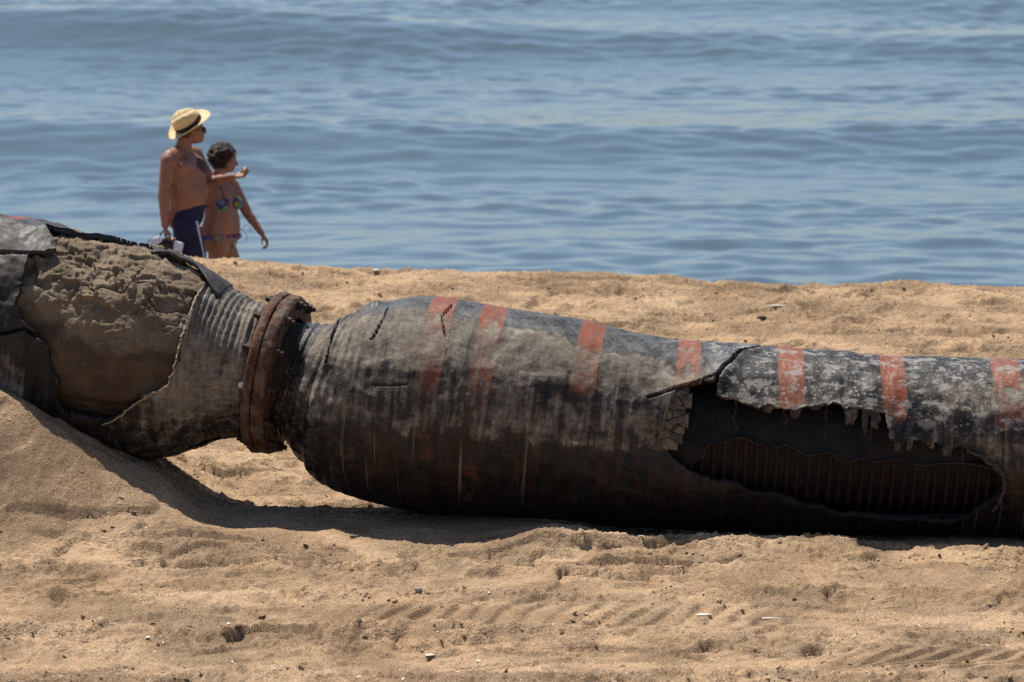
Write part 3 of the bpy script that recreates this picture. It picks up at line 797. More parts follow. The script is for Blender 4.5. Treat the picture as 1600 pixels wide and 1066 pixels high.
    for uc in np.arange(1080, 1600, 16.3):
        ucx = uc + float(gn(uc * .3, 0.0, 141)) * 2
        T, F, U3 = AR.frame(np.array(ucx))
        if rib is None:
            na, nb = 72, 6
            a, b = np.meshgrid(np.linspace(0, 2 * math.pi, na + 1), np.linspace(0, 2 * math.pi, nb + 1), indexing='ij')
            rr = 0.366 + 0.010 * np.cos(b)
            Vv = np.stack([0.012 * np.sin(b), rr * np.cos(a), rr * np.sin(a)], -1)
            rib = raw_mesh('rib', Vv.reshape(-1, 3), grid_faces(na + 1, nb + 1))
            rib.materials.append(M['rib'])
        o = bpy.data.objects.new('rib', rib)
        mw = Matrix((( *T, ), ( *F, ), ( *U3, ))).transposed().to_4x4()
        mw = mw @ Matrix.Rotation(R_(2.5) * float(gn(uc * .17, 4.0, 143)), 4, 'Z') @ Matrix.Diagonal((1, *(1 + 0.022 * float(gn(uc * .41, 2.0, 144)),) * 2, 1))
        mw.translation = Vector(AR.c(np.array(ucx)))
        o.matrix_world = mw
        COL.objects.link(o); o.parent = root
    # cords hanging loose in the hole
    for px, py, ln, sd in ((1150, 628, .16, 1), (1228, 640, .11, 2), (1292, 634, .20, 3), (1362, 644, .17, 4), (1412, 692, .09, 5), (1506, 704, .10, 6)):
        uc, th = AR.inv(px, py)
        t_ = np.linspace(0, 1, 14)
        P_ = AR.pt(uc + 5 * gn(t_ * 2.5, np.full(14, sd), 147), th + .04 - t_ * ln / .5, AR.rad(np.full(14, uc)) - .030 - .03 * t_ + .012 * gn(t_ * 3, np.full(14, sd + 20), 148))
        tube_along('loose_cord', P_, 0.0030, M['fray_d'], root, 6, 0.1, sd)
    # pale rolled rim at the right end of the hole
    rp = [(1510, 704), (1535, 714), (1556, 727), (1569, 744), (1570, 765), (1562, 785), (1552, 800)]
    q = resample([AR.pt(*AR.inv(x, y), float(AR.rad(np.array(float(x)))) - 0.004) for x, y in rp], 70)
    q = q + 0.006 * np.stack([gn(np.arange(70) * .3, np.full(70, k), 145) for k in range(3)], -1)
    tube_along('rolled_rim', q, 0.010 + 0.006 * gn(np.arange(70) * .2, np.zeros(70), 146), M['fray_d'], root, 8, 0.2, 8)
    # strip of yellowed foam, cracked into pieces, at the left end of the hole
    t4 = Tube(AR, np.arange(1016, 1100, 3.0), np.linspace(R_(-25), R_(48), 40))
    strip = t4.sv([(1066, 610), (1074, 626), (1070, 648), (1064, 672), (1056, 688), (1046, 697), (1040, 690), (1041, 660), (1050, 632), (1056, 612)], dr=-0.03)
    sd4 = poly_sdf(strip, t4.S, t4.V)
    t4.build('foam_layer', AR.rad(t4.U) - 0.034, {}, M['foam'], root, -sd4 * -1 if False else np.where(True, -(-sd4), 0) * -1, 0.02)
    g = np.random.default_rng(5)
    seeds = []
    P = np.array(strip); lo_, hi_ = P.min(0), P.max(0)
    while len(seeds) < 15:
        c = g.uniform(lo_, hi_)
        if poly_sdf(strip, np.array([c[0]]), np.array([c[1]]))[0] < -0.008 and all(np.hypot(*(c - s_)) > 0.026 + 0.02 * g.random() for s_ in seeds):
            seeds.append(c)
        elif g.random() < 0.002:
            break
    for i, c in enumerate(seeds):
        # Voronoi cell by clipping a square
        cell = [np.array(c) + 0.05 * np.array(k) for k in ((-1, -1), (1, -1), (1, 1), (-1, 1))]
        for j, o_ in enumerate(seeds):
            if j == i: continue
            mid, nrm = (c + o_) / 2, (o_ - c)
            out = []
            for a, b in zip(cell, cell[1:] + cell[:1]):
                da, db = (a - mid) @ nrm, (b - mid) @ nrm
                if da <= 0: out.append(a)
                if da * db < 0: out.append(a + (b - a) * da / (da - db))
            cell = out
        if len(cell) < 3: continue
        bm = bmesh.new()
        top, bot = [], []
        for v in cell:
            v2 = c + (v - c) * g.uniform(0.82, 0.95)
            uu = np.interp(v2[0], AR.L, AR.uu)
            rr = float(AR.rad(np.array(uu)))
            h = 0.010 * g.random()
            top.append(bm.verts.new(AR.pt(uu, v2[1] / 0.55, rr - 0.020 + h)))
            v3 = c + (v - c) * 0.92
            bot.append(bm.verts.new(AR.pt(np.interp(v3[0], AR.L, AR.uu), v3[1] / 0.55, rr - 0.036)))
        ctr = bm.verts.new(AR.pt(np.interp(c[0], AR.L, AR.uu), c[1] / 0.55, float(AR.rad(np.array(np.interp(c[0], AR.L, AR.uu)))) - 0.012 + 0.008 * g.random()))
        for k in range(len(top)):
            bm.faces.new((top[k], top[(k + 1) % len(top)], ctr))
        bm.faces.new(bot[::-1])
        for k in range(len(top)):
            bm.faces.new((top[k], top[(k + 1) % len(top)], bot[(k + 1) % len(top)], bot[k]))
        bm_obj('foam_piece', bm, M['foam'], root, False)
    # rags of cover hanging from the upper edge of the hole
    for px, py, w, ln, sd in ((1330, 640, 18, 0.10, 1), (1352, 642, 9, 0.16, 2), (1368, 642, 16, 0.12, 3), (1200, 634, 16, 0.045, 4), (1243, 642, 15, 0.05, 5), (1404, 690, 12, 0.075, 6), (1422, 686, 9, 0.085, 7), (1455, 690, 12, 0.06, 8), (1480, 700, 16, 0.07, 9), (1275, 633, 20, 0.03, 10)):
        uc, th = AR.inv(px, py)
        g = np.random.default_rng(sd)
        nu_, nv_ = 7, 10
        a, b = np.meshgrid(np.linspace(-1, 1, nu_), np.linspace(0, 1, nv_), indexing='ij')
        uu = uc + a * w * (1 - 0.45 * b ** 1.5) * 0.6 + 3 * gn(b * 3, a * 0 + sd, 150)
        ll = ln * (1 - 0.35 * np.abs(gn(a * 1.7 + sd, 0 * a, 151)))
        th2 = th + 0.03 - b * ll / 0.5
        rr = AR.rad(uu) - 0.006 - 0.03 * b ** 1.3 + 0.008 * gn(a * 1.5 + sd, b * 2, 152)
        Pt = AR.pt(uu, th2, rr).reshape(-1, 3)
        Pb = AR.pt(uu, th2, rr - 0.008).reshape(-1, 3)
        n = nu_ * nv_
        Ff = grid_faces(nu_, nv_)
        idx = np.arange(n).reshape(nu_, nv_)
        loop = np.concatenate([idx[:, 0], idx[-1, 1:], idx[-2::-1, -1], idx[0, -2:0:-1]])
        side = np.stack([loop, np.roll(loop, -1), np.roll(loop, -1) + n, loop + n], -1)
        S4 = AR.s_of(uu).reshape(-1)
        uvv = np.stack([S4, (th2 * .55).reshape(-1), 0 * S4], -1)
        me = raw_mesh('torn_flap', np.concatenate([Pt, Pb]), np.concatenate([Ff[:, ::-1], Ff + n, side]), True, {'mud': np.full(2 * n, 0.62), 'stripe': np.zeros(2 * n), 'faded_highlight': np.full(2 * n, .3), 'blotch': np.zeros(2 * n), 'drip': np.zeros(2 * n), 'stain_shade': np.zeros(2 * n)}, np.concatenate([uvv, uvv]))
        mesh_obj('torn_flap', me, M['hose'], root)
    flange_plate(0.004, 0.078, 0.448, 0.33, root, +1, 201)
    # loose rusty strand under the neck
    tube_along('loose_wire', [at(489, 704, 24.62), at(486, 712, 24.6), at(481, 719, 24.6), at(476, 724, 24.61)], 0.0035, M['bolt_rust'], root, 6)
    return root
build_right()

# ------------------------------------------------------------------ left hose
def build_left():
    root = empty('dredge_hose', (0, 0, 0))
    tag(root, 'torn mud-caked hose half buried in the sand mound, left of the flange', 'hose', 'hose sections of the pipeline')
    u = np.concatenate([np.arange(-1000, -60, 8), np.arange(-60, 413, 2.2)])
    tb = Tube(AL, u, th_list(290, 50))
    U, TH, S, V = tb.U, tb.TH, tb.S, tb.V
    yn = np.sin(TH - 0.16)
    base = AL.rad(U)
    R = base.copy()
    ring = ss(250, 330, U)
    R += ring * (0.008 * np.sin(S * 2 * math.pi / 0.031 + 0.9 * gn(S * 3, V * 1.5, 301)) * (0.35 + 0.65 * ss(0.1, 0.5, yn)) + 0.008 * fbm(S * 8, V * 1.2, 3, 302))
    R += 0.012 * fbm(S * 2.0, V * 2.4, 3, 303) + 0.0035 * fbm(S * 10, V * 7, 3, 304)
    R += 0.022 * bump(U, 396 + 3 * gn(V * 3, 0 * V, 305), 8)
    tear = tb.sv([(322, 447), (308, 470), (298, 500), (288, 530), (281, 560), (276, 580), (266, 600), (240, 612), (222, 622), (205, 634), (192, 645), (176, 655), (163, 660), (140, 655), (118, 648), (98, 640), (88, 622), (92, 600), (80, 575), (74, 545), (58, 522), (36, 500), (26, 478), (34, 450), (40, 420), (44, 404), (64, 398), (88, 394), (80, 378), (70, 362)]) \
        + [(float(AL.s_of(a)), R_(t) * 0.55) for a, t in ((110, 88), (150, 98), (200, 104), (250, 106), (290, 104), (318, 98), (330, 86))]
    sdf = poly_sdf(tear, S, V) + 0.012 * fbm(S * 12, V * 12, 3, 312) + 0.004 * gn(S * 45, V * 45, 313)
    d = np.clip(sdf, 0, 2)
    leftside = ss(150, 60, U)
    topside = ss(0.75, 0.95, yn)
    R += np.exp(-d / 0.07) * (0.040 * leftside + 0.014 * (1 - leftside) * (1 - topside) + 0.035 * topside * (1 - leftside)) * (0.8 + 0.5 * gn(S * 4, V * 4, 314))
    R += leftside * 0.020 * fbm(S * 4, V * 5, 3, 315)
    # separate flaps on the left: two slits let the strips stand apart
    for pts, w in (([(-60, 396), (0, 397), (44, 402)], 0.014), ([(-60, 520), (0, 522), (40, 514), (66, 530)], 0.008)):
        dd = line_dist(resample(tb.sv(pts), 40), S, V)
        R += 0.012 * np.exp(-(dd / .06) ** 2) - 0.055 * ss(w, w * .3, dd)
    mud = 0.62 * ring * ss(-0.9, -0.2, yn) - 0.30 * ring * ss(0.52, 0.7, yn) * (1 - ss(360, 395, U)) + 0.30
    mud = mud + 0.25 * ss(100, 300, U) * ss(0.0, -0.5, yn)
    mud = np.where(leftside > 0.5, 0.30 + 0.35 * ss(0.0, -0.5, yn) + 0.15 * gn(S * 3, V * 3, 316), mud)
    attrs = {'mud': np.clip(mud + 0.2 * gn(S * 3, V * 3, 317), 0, 1), 'stripe': bump(U, -5, 14) * ss(0.93, 0.97, yn), 'faded_highlight': np.clip(0.7 * ss(0.3, 0.8, yn), 0, 1), 'blotch': 0.3 * ring,
             'drip': 0.6 * ring * ss(0.4, 0.1, yn), 'stain_shade': 0.5 * ss(0.1, -0.3, yn) * ring}
    tb.build('outer_cover', R, attrs, M['hose'], root, sdf, 0.034)
    # mud packed where the cover is gone
    u2 = np.arange(-40, 345, 1.9)
    t2 = Tube(AL, u2, np.concatenate([np.linspace(R_(-75), R_(135), 340), np.linspace(R_(135), R_(285), 30)[1:]]))
    S, V, U = t2.S, t2.V, t2.U
    yn = np.sin(t2.TH - 0.16)
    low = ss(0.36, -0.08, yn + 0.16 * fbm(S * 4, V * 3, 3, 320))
    r = AL.rad(U) - 0.034
    wv = V + 0.10 * fbm(S * 2.6, V * 2.2, 3, 321) + 0.22 * S
    def strata(period, seed, jag):
        q = (wv + jag * fbm(S * 7, V * 5, 3, seed)) / period
        f = q - np.floor(q)
        amp = 0.35 + 0.9 * ss(-0.3, 0.4, gn(S * 2.3 + 9 * np.floor(q), np.floor(q) * 3.3, seed + 1))
        return amp * (1 - f) ** 1.4 * ss(0.0, 0.07, f)      # sticks out at its lower lip, runs back upwards
    lay = 0.040 * strata(0.23, 322, 0.10)
    up = ss(0.30, 0.60, yn + 0.20 * gn(S * 3, V * 3, 327))
    plates = 0
    for sc, amp, sd in ((7.0, 0.050, 333), (15.0, 0.026, 335), (31.0, 0.013, 337)):
        wx = 0.55 * gn(S * sc * 0.9, V * sc * 0.9, sd); wy = 0.55 * gn(S * sc * 0.9, V * sc * 0.9, sd + 1)
        f1, f2, rn = worley(S * sc * 0.75 + wx, V * sc * 1.15 + wy, sd)
        plates = plates + amp * ((rn - 0.5) * ss(0.0, 0.10, f2 - f1) - 0.35 * (1 - ss(0.0, 0.12, f2 - f1)))
    lump = 0.014 * fbm(S * 4, V * 5, 3, 328) + 0.0035 * fbm(S * 26, V * 26, 4, 329)
    topk = 1 - 0.5 * ss(0.75, 0.95, yn)
    r = r + (1 - low) * ((lay * (0.1 + 0.9 * up) + plates * (0.35 + 0.65 * up)) * topk + lump + 0.006) + low * (0.010 * fbm(S * 4, V * 4, 3, 325) + 0.22 * plates + 0.003 * fbm(S * 22, V * 22, 3, 332) - 0.006)
    r = r - 0.07 * ss(-0.45, -0.62, yn)
    r = r - 0.10 * ss(70, 30, U) * ss(0.6, 0.8, yn)
    r = r + 0.018 * ss(0.80, 0.98, yn)
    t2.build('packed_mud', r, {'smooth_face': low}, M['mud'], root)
    # frayed canvas edge along the tear
    pts = [(322, 447), (308, 470), (298, 500), (288, 530), (281, 560), (276, 580), (266, 600), (240, 612), (222, 622), (205, 634), (192, 645), (176, 655), (163, 660)]
    P = [AL.pt(*AL.inv(x, y), float(AL.rad(np.array(float(x)))) + 0.014) for x, y in pts]
    q = resample(P, 110)
    q = q + 0.007 * np.stack([gn(np.arange(110) * .33, np.full(110, k), 340) for k in range(3)], -1)
    tube_along('frayed_edge', q, 0.0045 + 0.004 * np.abs(gn(np.arange(110) * .22, np.zeros(110), 341)), M['fray'], root, 6, 0.25, 4)
    # stiff torn strip of cover standing off the top
    us = np.linspace(226, 345, 60)
    b = np.linspace(0, 1, 9)
    A_, B_ = np.meshgrid(us, b, indexing='ij')
    tt = R_(84) + R_(13) * B_ + R_(3) * gn(A_ * .03, 0 * A_, 350) - R_(20) * ss(300, 345, A_) * (1 - B_)
    rr = AL.rad(A_) + 0.018 + 0.030 * ss(226, 262, A_) * ss(350, 320, A_) * (1 - 0.6 * B_) + 0.008 * gn(A_ * .06, B_ * 2, 351)
    Pt, Pb = AL.pt(A_, tt, rr).reshape(-1, 3), AL.pt(A_, tt, rr - 0.022).reshape(-1, 3)
    n = A_.size; Ff = grid_faces(*A_.shape); idx = np.arange(n).reshape(A_.shape)
    loop = np.concatenate([idx[:, 0], idx[-1, 1:], idx[-2::-1, -1], idx[0, -2:0:-1]])
    side = np.stack([loop, np.roll(loop, -1), np.roll(loop, -1) + n, loop + n], -1)
    uvv = np.stack([AL.s_of(A_).ravel(), (tt * .55).ravel(), 0 * tt.ravel()], -1)
    z = np.zeros(2 * n)
    me = raw_mesh('torn_flap', np.concatenate([Pt, Pb]), np.concatenate([Ff[:, ::-1], Ff + n, side]), True, {'mud': z + .38, 'stripe': z, 'faded_highlight': z + .3, 'blotch': z, 'drip': z, 'stain_shade': z}, np.concatenate([uvv, uvv]))
    mesh_obj('torn_flap', me, M['hose'], root)
    flange_plate(-0.056, -0.001, 0.455, 0.33, root, -1, 211)
    return root
build_left()

# ------------------------------------------------------------------ people
def rot_to(d):
    return Vector(d).to_track_quat('Z', 'Y').to_matrix()
def cap(bm, p0, r0, p1, r1, seg=14):
    """tapered limb with rounded ends"""
    p0, p1 = Vector(p0), Vector(p1)
    m = rot_to(p1 - p0); L = (p1 - p0).length
    prof = [(-r0 * math.sin(a), r0 * math.cos(a)) for a in (1.57, 1.1, .7, .3)] + [(L * t, r0 + (r1 - r0) * t) for t in (0, .25, .5, .75, 1)] + [(L + r1 * math.sin(a), r1 * math.cos(a)) for a in (.3, .7, 1.1, 1.57)]
    rings = []
    for z, r in prof:
        rings.append([bm.verts.new(p0 + m @ Vector((max(r, 1e-4) * math.cos(2 * math.pi * i / seg), max(r, 1e-4) * math.sin(2 * math.pi * i / seg), z))) for i in range(seg)])
    for a, b in zip(rings[:-1], rings[1:]):
        for i in range(seg):
            bm.faces.new((a[i], a[(i + 1) % seg], b[(i + 1) % seg], b[i]))
    bm.faces.new(rings[0][::-1]); bm.faces.new(rings[-1])
def ell(bm, c, r, rot=(0, 0, 0)):
    from mathutils import Euler
    mt = Matrix.Translation(c) @ Euler(rot).to_matrix().to_4x4() @ Matrix.Diagonal((*r, 1))
    bmesh.ops.create_uvsphere(bm, u_segments=20, v_segments=14, radius=1.0, matrix=mt)
def loft(bm, rings, rot, seg=28):
    """closed trunk through rings of (z, half depth, half width, forward offset)"""
    zs = np.linspace(rings[0][0], rings[-1][0], 40)
    K = np.array(rings)
    V = []
    for z in zs:
        a, b, c = (float(hermite(K[:, 0], K[:, i], np.array(z))) for i in (1, 2, 3))
        V.append([bm.verts.new(rot @ Vector((c + a * math.cos(t) * (1 - .10 * abs(math.sin(t)) ** 3), b * math.sin(t), z))) for t in np.linspace(0, 2 * math.pi, seg, endpoint=False)])
    for p, q in zip(V[:-1], V[1:]):
        for i in range(seg):
            bm.faces.new((p[i], p[(i + 1) % seg], q[(i + 1) % seg], q[i]))
    bm.faces.new(V[0][::-1]); bm.faces.new(V[-1])
def remesh(name, bm, mat, parent, voxel=0.009, smooth=4):
    """merge overlapping volumes into one continuous skin"""
    m0 = bpy.data.meshes.new('tmp'); bm.to_mesh(m0); bm.free()
    o = bpy.data.objects.new('tmp', m0); COL.objects.link(o)
    md = o.modifiers.new('v', 'REMESH'); md.mode = 'VOXEL'; md.voxel_size = voxel
    if smooth:
        ms = o.modifiers.new('s', 'SMOOTH'); ms.factor = 0.5; ms.iterations = smooth
    dg = bpy.context.evaluated_depsgraph_get(); dg.update()
    me = bpy.data.meshes.new_from_object(o.evaluated_get(dg))
    bpy.data.objects.remove(o); bpy.data.meshes.remove(m0)
    me.name = name; me.materials.clear()
    for p in me.polygons: p.use_smooth = True
    return mesh_obj(name, me, mat, parent)
def hand(bm, wrist, d, palm_n, curl=0.5, s=1.0, thumb=1):
    """palm and five bent fingers; d = pointing direction, palm_n = where the palm looks"""
    d, n = Vector(d).normalized(), Vector(palm_n).normalized()
    n = (n - d * n.dot(d)).normalized(); side = d.cross(n) * thumb
    w = Vector(wrist)
    for k in (-1.2, -0.4, 0.4, 1.2):
        cap(bm, w + side * k * .010 * s, .015 * s, w + d * .085 * s + side * k * .021 * s, .013 * s, 8)
    for k, ln in ((-1.5, .058), (-.5, .074), (.5, .080), (1.5, .070)):
        p = w + d * .088 * s + side * k * .019 * s
        a = 0.0
        for j, f in enumerate((.45, .32, .26)):
            a += curl * (0.8 if j else 0.5)
            q = p + (d * math.cos(a) + n * math.sin(a)) * ln * s * f * 1.25
            cap(bm, p, (.0105 - .001 * j) * s, q, (.0095 - .001 * j) * s, 8)
            p = q
    p = w + d * .025 * s + side * .028 * s
    q = p + (d * .6 + side * .6 + n * .4).normalized() * .045 * s
    cap(bm, p, .014 * s, q, .011 * s, 8)
    cap(bm, q, .011 * s, q + (d * .8 + side * .1 + n * .6).normalized() * .034 * s, .009 * s, 8)

def head(bm, c, yaw, pitch, s=1.0):
    """skull, jaw, nose, brow, lips, ears; face looks along +x before turning"""
    Rm = Matrix.Rotation(yaw, 3, 'Z') @ Matrix.Rotation(-pitch, 3, 'Y')
    def P(x, y, z): return Vector(c) + Rm @ (Vector((x, y, z)) * s)
    e = Rm.to_euler()
    ell(bm, P(-.012, 0, .035), (.098 * s, .076 * s, .088 * s), e)
    ell(bm, P(.022, 0, -.030), (.068 * s, .060 * s, .078 * s), e)
    ell(bm, P(.052, 0, -.080), (.030 * s, .030 * s, .024 * s), e)
    ell(bm, P(.070, 0, .022), (.020 * s, .050 * s, .012 * s), e)
    cap(bm, P(.080, 0, .012), .010 * s, P(.104, 0, -.026), .014 * s, 8)
    ell(bm, P(.078, 0, -.056), (.012 * s, .024 * s, .008 * s), e)
    ell(bm, P(.074, 0, -.068), (.012 * s, .022 * s, .008 * s), e)
    for y in (-1, 1):
        ell(bm, P(-.008, y * .078, -.008), (.018 * s, .010 * s, .032 * s), e)
        ell(bm, P(.062, y * .032, -.020), (.020 * s, .020 * s, .022 * s), e)
    return P, Rm

def build_man():
    gx, gy = (289 - 800) / FPX * 37.4, 37.27
    gz = float(sand_h(np.array([gx]), np.array([gy]), False)[0])
    root = empty('person', (gx, gy, gz))
    tag(root, 'bare-chested person in straw hat and navy trunks, forearm held out, beyond the berm', 'person', 'people walking along the shore')
    root.scale = (1.06, 1.06, 1.0)
    Rt = Matrix.Rotation(R_(-28), 3, 'Z')             # trunk turned a little towards the viewer
    def L(x, y, z): return Rt @ Vector((x, y, z))
    bm = bmesh.new()
    # trunk
    loft(bm, [(.82, .10, .14, 0), (.90, .130, .166, -.008), (.98, .138, .166, .006), (1.06, .152, .170, .024), (1.14, .156, .174, .026), (1.22, .150, .182, .014), (1.31, .144, .194, .002), (1.39, .122, .190, -.014), (1.45, .082, .140, -.028), (1.50, .055, .070, -.03)], Rt)
    for y in (-1, 1):
        ell(bm, L(.062, y * .080, 1.33), (.070, .100, .085), (0, 0, R_(-28)))
        cap(bm, L(-.03, 0, 1.46), .062, L(-.02, y * .185, 1.425), .062)
        ell(bm, L(-.015, y * .195, 1.39), (.066, .062, .075))
        ell(bm, L(-.06, y * .09, .93), (.09, .09, .10))
    cap(bm, L(-.035, 0, 1.40), .075, L(.005, 0, 1.55), .060)
    # near arm hangs, hand closed round the bag handles
    S, E, W = L(-.02, -.205, 1.40), Vector((-.150, -.215, 1.115)), Vector((-.140, -.225, .860))
    cap(bm, S, .064, E, .047); cap(bm, E, .048, W, .031); ell(bm, (S + E) / 2 + Vector((.01, 0, .02)), (.058, .054, .11))
    ell(bm, E * .7 + W * .3, (.042, .042, .075))
    hand(bm, W, (0.05, 0, -1), (1, 0.2, 0), 1.15, 1.0, 1)
    # far arm bent, forearm held out towards the right
    S2, E2 = L(-.01, .200, 1.40), Vector((.200, .155, 1.195)); W2 = Vector((.380, .045, 1.245))
    cap(bm, S2, .054, E2, .042); cap(bm, E2, .044, W2, .029); ell(bm, E2 * .65 + W2 * .35, (.075, .042, .042), (0, -.25, -.5))
    hand(bm, W2, (1, -.15, .12), (.1, -.3, 1), 1.5, 1.05, -1)
    # legs mid-stride
    for y, kx, fx, fz in ((-1, .10, .16, 0.0), (1, -.02, -.20, .03)):
        H = Vector((0, y * .095, .90)); K = Vector((kx, y * .10, .50)); A = Vector((fx, y * .10, .10 + fz))
        cap(bm, H, .088, K, .058); cap(bm, K, .058, A, .038); ell(bm, K * .65 + A * .35 + Vector((-.02, 0, 0)), (.056, .052, .11))
        cap(bm, A + Vector((-.03, 0, -.055)), .038, A + Vector((.16, -.01 * y, -.075)), .024)
    P, Rm = head(bm, (.060, .01, 1.630), R_(22), R_(6), 1.05)
    body = remesh('body', bm, M['skin_m'], root, 0.0085, 5)
    # chest hair: a ragged patch lying on the skin
    bv = np.empty(len(body.data.vertices) * 3); body.data.vertices.foreach_get('co', bv); bv = bv.reshape(-1, 3)
    bn = np.empty(len(bv) * 3); body.data.vertices.foreach_get('normal', bn); bn = bn.reshape(-1, 3)
    c0 = np.array(L(.12, .060, 1.340))
    dd = np.linalg.norm((bv - c0) / np.array([.085, .085, .070]), axis=1) + 0.30 * gn(bv[:, 1] * 45 + bv[:, 0] * 20, bv[:, 2] * 45, 501)
    fr = [tuple(p.vertices) for p in body.data.polygons if len(p.vertices) == 4 and all(dd[v] < 1.0 for v in p.vertices)]
    fr = np.array(fr, int); us_, inv_ = np.unique(fr, return_inverse=True)
    mesh_obj('chest_hair', raw_mesh('chest_hair', bv[us_] + bn[us_] * .004, inv_.reshape(-1, 4)), M['hair_m'], root)
    # short hair under the hat
    bm = bmesh.new(); e = Rm.to_euler()
    ell(bm, P(-.030, 0, .030), (.088, .082, .080), e); ell(bm, P(-.060, 0, -.020), (.045, .062, .045), e)
    remesh('hair', bm, M['hair_m'], root, 0.009, 2)
    # sunglasses
    bm = bmesh.new()
    for y in (-1, 1):
        ell(bm, P(.088, y * .034, .004), (.010, .030, .022), e)
        cap(bm, P(.082, y * .062, .010), .004, P(-.01, y * .084, .006), .004, 6)
    cap(bm, P(.094, -.02, .010), .004, P(.094, .02, .010), .004, 6)
    bm_obj('sunglasses', bm, M['lens'], root)
    # trunks
    bm = bmesh.new()
    ell(bm, L(0, 0, .945), (.140, .176, .105)); cap(bm, L(.005, 0, .93), .146, L(.012, 0, 1.015), .150, 20)
    for y, kx in ((-1, .075), (1, .0)):
        cap(bm, (0.0, y * .090, .88), .108, (kx, y * .100, .60), .100, 18)
    tr = remesh('swim_trunks', bm, M['navy'], root, 0.010, 4)
    bm = bmesh.new(); cap(bm, (.100, -.135, .88), .012, (.150, -.150, .60), .012, 8)
    bm_obj('side_stripe', bm, M['white'], tr)
    # straw hat: dented crown, turned brim, ribbon
    hat = empty('straw_hat', (0, 0, 0)); hat.parent = root
    tilt = Matrix.Translation(P(-.018, 0, .052)) @ Matrix.Rotation(R_(6), 4, 'Z') @ Matrix.Rotation(R_(-36), 4, 'Y') @ Matrix.Rotation(R_(22), 4, 'X')
    def lathe(name, prof, mat, dent=False, wave=0.0):
        n = 56; a = np.linspace(0, 2 * math.pi, n + 1)
        V = np.zeros((len(prof), n + 1, 3))
        for i, (r, z) in enumerate(prof):
            x, y = r * 1.20 * np.cos(a), r * 1.02 * np.sin(a)
            zz = np.full(n + 1, float(z) * 1.12)
            if wave: zz = zz + wave * max(0, (r - .10)) * (0.9 * np.sin(a) ** 2 - .55 * np.cos(a) * (np.cos(a) > 0) )
            if dent: zz = zz - 0.026 * np.exp(-(y / .030) ** 2) * (z > .085) * (r < .075) - 0.012 * (x > .02) * (z > .08)
            V[i] = np.stack([x, y, zz], -1)
        V = V.reshape(-1, 3)
        V = (np.array(tilt.to_3x3()) @ V.T).T + np.array(tilt.translation)
        return mesh_obj(name, raw_mesh(name, V, grid_faces(len(prof), n + 1)), mat, hat)
    lathe('crown', [(.098, -.004), (.097, .02), (.094, .05), (.088, .08), (.082, .098), (.074, .110), (.062, .116), (.045, .117), (.025, .116), (.0005, .115)], M['straw'], True)
    lathe('brim', [(.096, .004), (.110, .001), (.128, .000), (.146, .002), (.158, .004), (.160, .0015), (.157, -.001), (.146, -.003), (.128, -.005), (.110, -.004), (.096, -.003)], M['straw'], False, 0.55)
    lathe('ribbon', [(.0985, .004), (.1005, .006), (.0985, .036), (.0965, .038)], M['ribbon'])
    # bag hanging from the near hand
    hx, hy, hz = gx + W.x, gy + W.y, gz + W.z
    bag = empty('beach_bag', (hx - .01, hy - .02, hz - .045))
    tag(bag, 'black bag with pale panels carried by the person in the straw hat', 'bag')
    bm = bmesh.new()
    ell(bm, (-.01, 0, -.17), (.125, .055, .115)); cap(bm, (-.10, 0, -.11), .05, (.09, 0, -.13), .05); cap(bm, (-.10, 0, -.24), .05, (.10, 0, -.24), .05)
    remesh('bag_body', bm, M['bag'], bag, 0.011, 3)
    for x0, z0, w_, h_, ry in ((-.075, -.085, .11, .055, -38), (.105, -.16, .075, .150, 14)):
        bm = bmesh.new()
        bmesh.ops.create_cube(bm, size=1, matrix=Matrix.Translation((x0, -.045, z0)) @ Matrix.Rotation(R_(ry), 4, 'Y') @ Matrix.Diagonal((w_, .030, h_, 1)))
        bmesh.ops.subdivide_edges(bm, edges=bm.edges[:], cuts=4, use_grid_fill=True)
        for v in bm.verts:
            v.co.y += .012 * float(gn(v.co.x * 22, v.co.z * 22, 77)); v.co.x += .010 * float(gn(v.co.z * 25, 3.0, 78)); v.co.z += .010 * float(gn(v.co.x * 25, 5.0, 79))
        bm_obj('pale_panel', bm, M['white'], bag)
    for y in (-.02, .02):
        tube_along('handle', [(-.06, y, -.09), (-.035, y * .6, -.02), (0, y * .3, .012), (.03, y * .6, -.02), (.05, y, -.09)], 0.007, M['bag'], bag, 8)
    # small yellowish shell between the fingers of the raised hand
    bm = bmesh.new(); bmesh.ops.create_uvsphere(bm, u_segments=14, v_segments=10, radius=1)
    for v in bm.verts:
        k = 1 + .08 * math.cos(9 * math.atan2(v.co.y, v.co.x))
        v.co = Vector((v.co.x * .026 * k, v.co.y * .016 * k, (v.co.z if v.co.z > 0 else v.co.z * .4) * .034))
    o = bm_obj('seashell', bm, M['yellow'])
    o.location = (gx + W2.x + .118, gy + W2.y - .02, gz + W2.z + .040); o.rotation_euler = (.2, .4, 0)
    tag(o, 'small yellowish shell held up in the raised hand before the dark-haired head', 'shell')
build_man()

